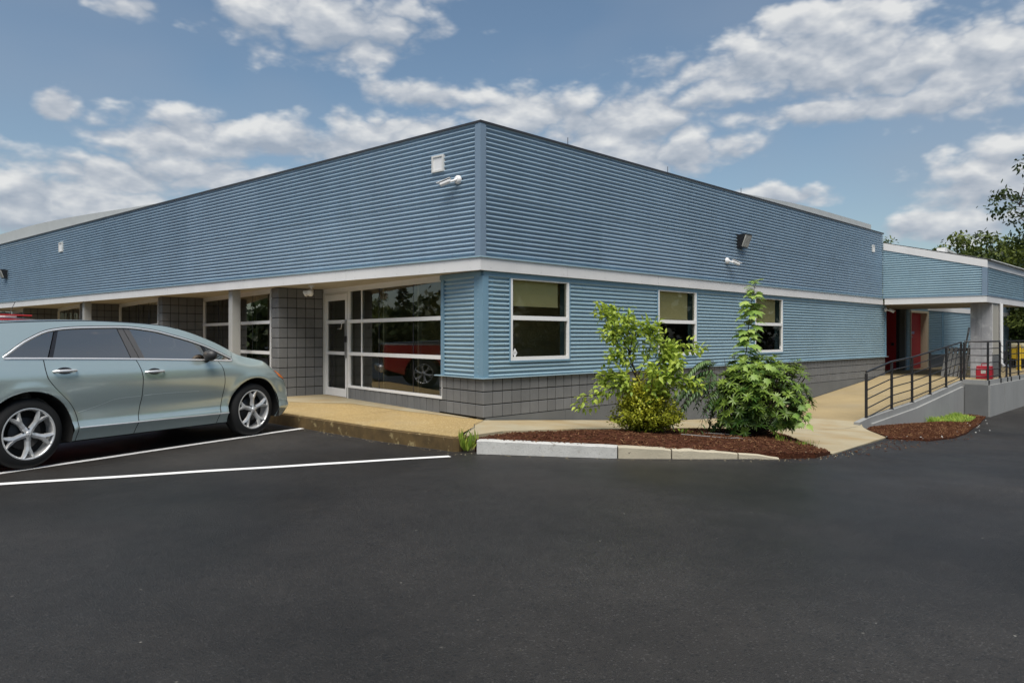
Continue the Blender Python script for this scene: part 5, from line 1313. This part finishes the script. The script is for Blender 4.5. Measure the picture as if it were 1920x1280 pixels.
# 2. sapling rising through it
sp = empty('pale_sapling', c1 + Vector((-.03, .06, 0)), 0, 'young pale green sapling rising out of the low shrub', 'tree')
rnd = random.Random(5); lv = Leaves(); br = MB()
rt = Vector((math.sin(rad(44.75)), -math.cos(rad(44.75)), 0)); fw = Vector((rt.y*-1, rt.x, 0))
def rp_(a, b, h): return rt*a + fw*b + Vector((0, 0, h))
br.tube([rp_(0, 0, 0), rp_(-.02, 0, .5), rp_(-.06, 0, .72), rp_(-.16, .03, 1.0), rp_(-.20, .05, 1.4), rp_(-.17, .06, 1.66)], [.020, .017, .015, .012, .008, .003], 7)
limbs = [([(-.04, 0, .66), (-.30, .1, 1.15), (-.42, .12, 1.45), (-.52, .15, 1.70)], 1.0), ([(-.06, 0, .75), (.08, -.1, 1.05), (.12, -.1, 1.30), (.14, -.1, 1.42)], .9), ([(0, 0, .70), (.28, -.05, .95), (.40, -.08, 1.10), (.72, -.1, 1.17)], 1.0),
         ([(0, 0, .45), (-.30, -.1, .62), (-.55, -.12, .55), (-.86, -.12, .36)], .9), ([(0, 0, .35), (-.3, .1, .62), (-.42, .1, .72), (-.5, .1, .74)], .9), ([(.02, 0, .3), (.28, .1, .62), (.40, .1, .85), (.42, .12, 1.05)], 1.0),
         ([(.02, 0, .4), (.28, -.15, .62), (.48, -.2, .70), (.66, -.2, .66)], 1.0), ([(-.10, 0, .85), (-.25, -.1, 1.0), (-.34, -.15, 1.05), (-.42, -.15, 1.02)], .8), ([(-.18, .03, 1.1), (-.30, -.05, 1.28), (-.36, -.05, 1.35), (-.48, -.05, 1.33)], .8),
         ([(-.19, .03, 1.15), (-.10, -.05, 1.30), (-.02, -.05, 1.38), (.06, 0, 1.40)], .8), ([(.2, 0, .88), (.30, .1, 1.0), (.32, .1, 1.12), (.30, .1, 1.2)], .7), ([(-.16, .03, 1.0), (-.16, -.12, 1.2), (-.22, -.15, 1.42), (-.2, -.15, 1.5)], .8), ([(.05, -.1, .2), (.2, -.25, .55), (.34, -.28, .78), (.40, -.28, .95)], 1.0), ([(.02, -.1, .2), (.05, -.3, .5), (.08, -.34, .72), (.06, -.34, .85)], .9), ([(-.05, 0, .3), (-.2, -.2, .55), (-.3, -.25, .7), (-.34, -.25, .8)], .9), ([(-.18, .03, 1.2), (-.3, .1, 1.42), (-.38, .1, 1.55), (-.40, .1, 1.62)], .9)]
for pts, sc_ in limbs:
    q = [rp_(*p) for p in pts]; cv = []
    for i in range(13):
        t = i/12*3; k = min(2, int(t)); cv.append(q[k].lerp(q[k+1], t-k))
    br.tube(cv, [lerp(.009, .002, i/12) for i in range(13)], 5)
    for i in range(2, 13):
        for j in range(14 if i > 4 else 8):
            p = cv[i] + rv(rnd)*.075; d = rv(rnd)*.8 + (cv[i]-cv[i-1]).normalized()*.6 + Vector((0, 0, -.15)); tw_ = p + d.normalized()*rnd.uniform(.02, .06)
            lv.leaf(tw_, d, Vector((0, 0, 1)) + rv(rnd)*.55, rnd.uniform(.07, .115)*sc_, rnd.uniform(.042, .062)*sc_, min(1, max(0, rnd.gauss(.28 + .45*(i/12), .25))), .3, .25)
for i in range(130):
    t = rnd.random(); p = rp_(-.18, .05, lerp(.95, 1.66, t)) + rv(rnd)*.09; lv.leaf(p, rv(rnd) + Vector((0, 0, -.1)), Vector((0, 0, 1)) + rv(rnd)*.5, rnd.uniform(.045, .085), rnd.uniform(.03, .045), rnd.random()*.6, .3, .25)
br.build('trunk', STEM, sp); lv.build('crown', L_ELM, sp, 'stuff')

# 3. rhododendron: whorls of long leaves
c2 = Vector((2.62, -2.98, zbed(2.62, -2.98)))
rh = empty('rhododendron_bush', c2, 0, 'dark green glossy-leaved bush on the mulch near the ramp', 'shrub')
rnd = random.Random(21); lv = Leaves(); br = MB()
for k in range(720):
    a = rnd.uniform(0, 6.283); el = rnd.uniform(-.95, 1.45); rr = 1 - rnd.random()**2.2*.75
    d0 = Vector((math.cos(a)*math.cos(el), math.sin(a)*math.cos(el), math.sin(el)))
    rr *= 1 + .34*noise.noise(d0*2.3 + Vector((3, 1, 7))) + .12*noise.noise(d0*6)
    loc = rt*(d0.dot(rt)*.70*rr + .03) + fw*(d0.dot(fw)*.55*rr) + Vector((0, 0, .52 + d0.z*.56*rr)) + rv(rnd)*.07
    if loc.z < .08: continue
    if k % 3 == 0: br.tube([Vector((0, 0, 0)) + loc*.05, Vector((loc.x*.55, loc.y*.55, loc.z*.45)), loc], [.014, .009, .005], 4)
    ax = (d0*.7 + Vector((0, 0, .75)) + rv(rnd)*.35).normalized(); u_ = ax.orthogonal().normalized(); v_ = ax.cross(u_)
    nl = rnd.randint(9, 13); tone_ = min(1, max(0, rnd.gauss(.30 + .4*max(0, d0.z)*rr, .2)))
    for j in range(nl):
        th = 6.283*j/nl + rnd.uniform(-.2, .2); out_ = (u_*math.cos(th) + v_*math.sin(th))
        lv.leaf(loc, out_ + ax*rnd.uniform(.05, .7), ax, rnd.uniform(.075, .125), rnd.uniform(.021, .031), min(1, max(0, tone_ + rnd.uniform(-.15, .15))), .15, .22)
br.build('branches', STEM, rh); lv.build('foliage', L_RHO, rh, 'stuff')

# 4. maple shoot standing tall out of it
mp = empty('maple_shoot', c2 + rt*-.19 + Vector((0, 0, 0)), 0, 'tall thin maple shoot above the dark glossy bush', 'tree')
rnd = random.Random(8); lv = Leaves(); br = MB()
stem = [rp_(-.02, 0, 0), rp_(0, 0, .6), rp_(.03, 0, 1.0), rp_(.09, .02, 1.5), rp_(.13, .02, 1.9), rp_(.20, .02, 2.22)]
br.tube(stem, [.013, .011, .009, .007, .005, .002], 6)
for k in range(135):
    t = rnd.uniform(.30, 1.0); i = min(4, int(t*5)); p0 = stem[i].lerp(stem[i+1], t*5-i); th = rnd.uniform(0, 6.283); o_d = Vector((math.cos(th), math.sin(th), rnd.uniform(-.1, .35)))
    if t > .93: o_d.z += .5
    pl_ = rnd.uniform(.03, .16)*(1.2-t*.5); p1 = p0 + o_d*pl_; br.tube([p0, p1], .0022, 3)
    lv.maple(p1, o_d*1.0 + Vector((0, 0, -.45)), Vector((0, 0, 1)) + o_d*.35 + rv(rnd)*.3, rnd.uniform(.12, .19)*(1.05 if t < .85 else .9), min(1, max(0, rnd.gauss(.35 + .3*t, .2))))
for k in range(46):     # maple leaves low on the right and top of the bush
    if k < 26: p = rp_(rnd.uniform(.55, .82), rnd.uniform(-.5, -.1), rnd.uniform(.22, .50))
    else: p = rp_(rnd.uniform(-.12, .45), rnd.uniform(-.5, -.1), rnd.uniform(.82, 1.05))
    lv.maple(p, Vector((rnd.uniform(-1, .2), rnd.uniform(-1, .2), -.5)), Vector((-.5, -.6, .8)) + rv(rnd)*.3, rnd.uniform(.09, .14), rnd.random()*.7)
br.build('trunk', STEM, mp); lv.build('crown', L_MAP, mp, 'stuff')

# 5. sumac arching to the left
sm = empty('sumac_branch', c2 + rt*-.30 + fw*.05, 0, 'arching dark feathery sumac between the two bushes', 'shrub')
rnd = random.Random(31); lv = Leaves(); br = MB()
br.tube([rp_(0, 0, 0), rp_(-.10, 0, .10), rp_(-.22, 0, .32), rp_(-.30, 0, .55), rp_(-.34, 0, .80), rp_(-.36, 0, 1.0)], [.016, .014, .012, .010, .008, .004], 6)
br.tube([rp_(-.05, 0, .06), rp_(-.16, -.05, .45), rp_(-.12, -.05, .8), rp_(-.15, -.05, 1.12)], [.012, .010, .008, .003], 6)
for k in range(30):
    b0 = rp_(-.30 + rnd.uniform(-.06, .1), rnd.uniform(-.1, .1), rnd.uniform(.62, 1.08)); th = rnd.uniform(1.9, 4.4) if k < 24 else rnd.uniform(0, 6.28)
    dirh = rt*math.cos(th) + fw*math.sin(th)*.8; L_ = rnd.uniform(.40, .70); rac = []
    for i in range(15):
        t = i/14; rac.append(b0 + dirh*L_*t + Vector((0, 0, .16*t - .50*t*t*L_/.5 + (.1*t if k % 4 == 0 else 0))))
    br.tube(rac, [.004]*14 + [.001], 3)
    for i in range(2, 15):
        dl = (rac[i]-rac[i-1]).normalized(); sd = dl.cross(Vector((0, 0, 1))).normalized()
        for sg in (-1, 1):
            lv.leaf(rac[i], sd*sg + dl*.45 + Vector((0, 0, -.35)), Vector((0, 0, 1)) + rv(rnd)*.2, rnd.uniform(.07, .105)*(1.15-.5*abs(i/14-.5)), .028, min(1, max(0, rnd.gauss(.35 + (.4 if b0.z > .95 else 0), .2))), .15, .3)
br.build('stems', STEM, sm); lv.build('foliage', L_SUM, sm, 'stuff')

# 6. seedling, weed, grass tufts
def tuft(name, label, c, n, h, w, m, seed, cat, leafy=False, spread=.1, group=None):
    o = empty(name, c, 0, label, cat, group); rnd = random.Random(seed); lv = Leaves()
    for k in range(n):
        a = rnd.uniform(0, 6.283); b = Vector((math.cos(a), math.sin(a), 0))*rnd.random()*spread; d = Vector((math.cos(a)*rnd.uniform(.1, .9), math.sin(a)*rnd.uniform(.1, .9), 1.0 if not leafy else rnd.uniform(.1, .7)))
        lv.leaf(b, d, Vector((math.cos(a), math.sin(a), .6)) if not leafy else Vector((0, 0, 1)), h*rnd.uniform(.5, 1.1), w, rnd.random(), .2, .35)
    lv.build('foliage', m, o); return o
tuft('weed', 'spiky green weed growing between kerb end and white kerb stone', (-1.44, -1.27, 0.0), 34, .26, .028, L_ELM, 2, 'weed', spread=.05)
tuft('seedling', 'tiny pale seedling in the mulch between the bushes', (1.55, -2.42, zbed(1.55, -2.42)), 14, .12, .035, L_ELM, 6, 'plant', True, .10)
tuft('grass_tuft', 'small grass tuft in the mulch right of the dark bush', (2.1, -3.6, zbed(2.1, -3.6)), 30, .11, .006, L_GRS, 7, 'grass', spread=.08)
tuft('grass_tuft', 'faded grass patch at the tip of the mulch bed by the walk', (2.35, -3.82, zbed(2.35, -3.82)), 60, .07, .006, L_GRS, 9, 'grass', spread=.2)
g2 = Leaves(); rnd = random.Random(44)
for k in range(1500):
    t = rnd.random()**.8; x = lerp(11.9, 14.4, t); y = -2.62 - rnd.random()**1.9*.55*(1-.5*abs(t-.6)); 
    g2.leaf(Vector((x, y, zbed2(x, y)-.01)), Vector((rnd.uniform(-.6, .6), rnd.uniform(-.7, .3), 1)), Vector((-.6, -.6, .5)), rnd.uniform(.05, .13)*(1.4 if y > -2.75 else .8), .012, rnd.random(), .2, .4)
tag(g2.build('weed_patch', L_GRS), 'bright green weeds against the grey ramp wall', 'weeds', kind='stuff')
# dry sticks on the bed
for i, (p, q, lb) in enumerate((((1.0, -2.75), (1.62, -3.42), 'long dry curved stick on the mulch'), ((1.9, -2.55), (2.45, -3.0), 'dry stick beside the dark bush on the mulch'))):
    o = empty('dry_stick', (p[0], p[1], zbed(*p)+.015), 0, lb, 'stick', 'dry sticks on the mulch')
    pts = []
    for k in range(9):
        t = k/8; x, y = lerp(p[0], q[0], t) + .03*math.sin(t*3), lerp(p[1], q[1], t) - .06*math.sin(t*3.1); pts.append(Vector((x-p[0], y-p[1], zbed(x, y)-zbed(*p)+.004)))
    MB().tube(pts, [.006]*8 + [.003], 5).build('stick', MT['greyboard'], o)

# ------------------------------------------------------------------ trees
def tree_parts(seed, h, rx, trunk_h, n_limb, n_leaf, leaf, crown_z, conifer=False, openness=.0):
    rnd = random.Random(seed); br = MB(); lv = Leaves()
    br.tube([(0, 0, -.2), (rnd.uniform(-.2, .2), rnd.uniform(-.2, .2), trunk_h), (rnd.uniform(-.4, .4), rnd.uniform(-.4, .4), h*.9)], [h*.022, h*.016, h*.004], 8)
    if conifer:
        lev = 26
        for i in range(lev):
            t = i/lev; z = lerp(h*.08, h*.98, t); R_ = rx*(1-t)**.85*rnd.uniform(.8, 1.1) + .15; m = max(5, int(11*(1-t)))
            for j in range(m):
                a = rnd.uniform(0, 6.283); tip = Vector((math.cos(a)*R_, math.sin(a)*R_, z - R_*.25)); b0 = Vector((0, 0, z))
                br.tube([b0, tip], [.03, .008], 3)
                for k in range(int(n_leaf/(lev*8))):
                    u = rnd.random()**.7; p = b0.lerp(tip, u) + rv(rnd)*.18*(1-t*.5)
                    lv.card(p, (tip-b0).normalized() + rv(rnd)*.7 + Vector((0, 0, -.2)), rv(rnd)*.6 + Vector((0, 0, 1)), leaf*rnd.uniform(.7, 1.4), leaf*.5, rnd.random()**1.3)
        return br, lv
    clumps = []
    for i in range(n_limb):
        a = rnd.uniform(0, 6.283); el = rnd.uniform(-.15, 1.35); rr = rnd.uniform(.55, 1.0)
        c = Vector((math.cos(a)*math.cos(el)*rx*rr, math.sin(a)*math.cos(el)*rx*rr, crown_z + math.sin(el)*(h-crown_z)*rr))
        b0 = Vector((0, 0, lerp(trunk_h*.7, h*.6, rnd.random()**1.5))); md = b0.lerp(c, .5) + rv(rnd)*rx*.12 + Vector((0, 0, .06*h))
        br.tube([b0, md, c], [h*.008, h*.005, h*.0015], 5)
        for k in range(4):
            s_ = md.lerp(c, rnd.uniform(.2, 1)); e_ = s_ + rv(rnd)*rx*.3; br.tube([s_, e_], [h*.0025, h*.0008], 3); clumps.append((e_, rx*rnd.uniform(.10, .20)))
        clumps.append((c, rx*rnd.uniform(.14, .26)))
    per = int(n_leaf/len(clumps))
    for c, R_ in clumps:
        base = rnd.uniform(0, .55)
        for k in range(per):
            o_ = rv(rnd)*R_*rnd.random()**.5; o_.z *= .62
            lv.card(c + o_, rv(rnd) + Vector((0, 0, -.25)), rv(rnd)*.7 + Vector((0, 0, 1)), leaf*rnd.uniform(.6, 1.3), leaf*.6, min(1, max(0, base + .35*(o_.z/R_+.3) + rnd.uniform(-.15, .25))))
    return br, lv
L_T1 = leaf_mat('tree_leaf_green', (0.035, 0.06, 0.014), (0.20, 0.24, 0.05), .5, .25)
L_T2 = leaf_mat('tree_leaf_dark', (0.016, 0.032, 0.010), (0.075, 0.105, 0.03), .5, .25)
PROTO = {}
def tree(name, label, kind, loc, scale=1.0, rz=0.0, group=None, cat='tree'):
    spec = dict(broad=(1, 9, 4.2, 2.6, 46, 26000, .24, 4.0), hedge=(2, 7, 4.0, 1.2, 56, 26000, .24, 2.4), open=(3, 13, 6.0, 4.5, 40, 15000, .24, 6.0), fir=(4, 12, 2.6, 1, 0, 12000, .32, 1, True))[kind]
    o = empty(name, loc, rz, label, cat, group); o.scale = (scale,)*3
    if kind not in PROTO:
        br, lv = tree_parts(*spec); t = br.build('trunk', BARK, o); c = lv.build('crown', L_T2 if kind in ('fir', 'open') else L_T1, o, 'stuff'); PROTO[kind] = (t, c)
    else:
        for s in PROTO[kind]:
            c = s.copy(); col.objects.link(c); c.parent = o
    return o
CA = Vector((-7.561, -8.097, 0)); FW = Vector((math.cos(rad(44.75)), math.sin(rad(44.75)), 0)); RT = Vector((FW.y, -FW.x, 0))
def at(depth, lat, z=-.7):
    p = CA + FW*depth + RT*lat; return (p.x, p.y, z)
GR = 'trees behind the far end of the building'
tree('broad_tree', 'rounded green tree just behind the canopy roof', 'hedge', at(46, 29.4), 1.12, .3, GR)
tree('broad_tree', 'green tree right of the canopy roof panel, second from the left', 'hedge', at(45, 32.6), 1.22, 2.1, GR)
tree('broad_tree', 'dense green tree at the right edge above the canopy', 'hedge', at(41, 31.5), 1.0, 4.0, GR)
tree('broad_tree', 'dark tree at the right edge below the canopy fascia', 'hedge', at(37, 27.5), .80, 1.0, GR)
tree('open_tree', 'tall open tree with reaching bare-tipped branches at the right edge', 'open', at(33.5, 27.6), 1.0, .8, GR)
tree('broad_tree', 'small treetop poking above the canopy roof ridge', 'broad', at(60, 31.2), 1.0, 2.6, GR)
tree('broad_tree', 'leafy treetop at the left edge above the roof', 'broad', at(62, -47.6, 0), 1.25, 2.0)
tree('fir_tree', 'pointed conifer mirrored in the storefront glass, right of its neighbour', 'fir', (-17, 46, 0), .50, .5)
tree('fir_tree', 'shorter conifer mirrored in the storefront glass', 'fir', (-20.5, 49, 0), .42, 1.9)
tree('broad_tree', 'round broadleaf tree mirrored at the left of the storefront glass', 'broad', (-13, 46, 0), .62, 3.1)
# the belt of trees round the lot, behind the camera: one dark mass in the glass and the car paint
wl = Leaves(); rnd = random.Random(77)
for k in range(2200):
    a = rad(rnd.uniform(88, 362)); R_ = rnd.uniform(50, 64)
    hmax = 8.5 + 5.5*noise.noise(Vector((math.cos(a)*6, math.sin(a)*6, 0))) + 2.5*noise.noise(Vector((math.cos(a)*22, math.sin(a)*22, 3)))
    hmax *= lerp(.42, 1, sstep(118, 135, math.degrees(a)))
    z = hmax*rnd.random()**.75; c = CA + Vector((math.cos(a)*R_, math.sin(a)*R_, z - .7)); base = rnd.random()*.6
    for j in range(48):
        o_ = rv(rnd)*rnd.uniform(.2, 1.9); wl.card(c + o_, rv(rnd), rv(rnd)*.7 + Vector((0, 0, 1)), rnd.uniform(.45, .95), rnd.uniform(.35, .6), min(1, max(0, base + rnd.uniform(-.2, .3) + .1*o_.z)))
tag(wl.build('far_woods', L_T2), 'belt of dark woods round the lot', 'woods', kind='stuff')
scene.cycles.max_bounces = 6; scene.cycles.diffuse_bounces = 3; scene.cycles.glossy_bounces = 3; scene.cycles.transmission_bounces = 4; scene.cycles.transparent_max_bounces = 12
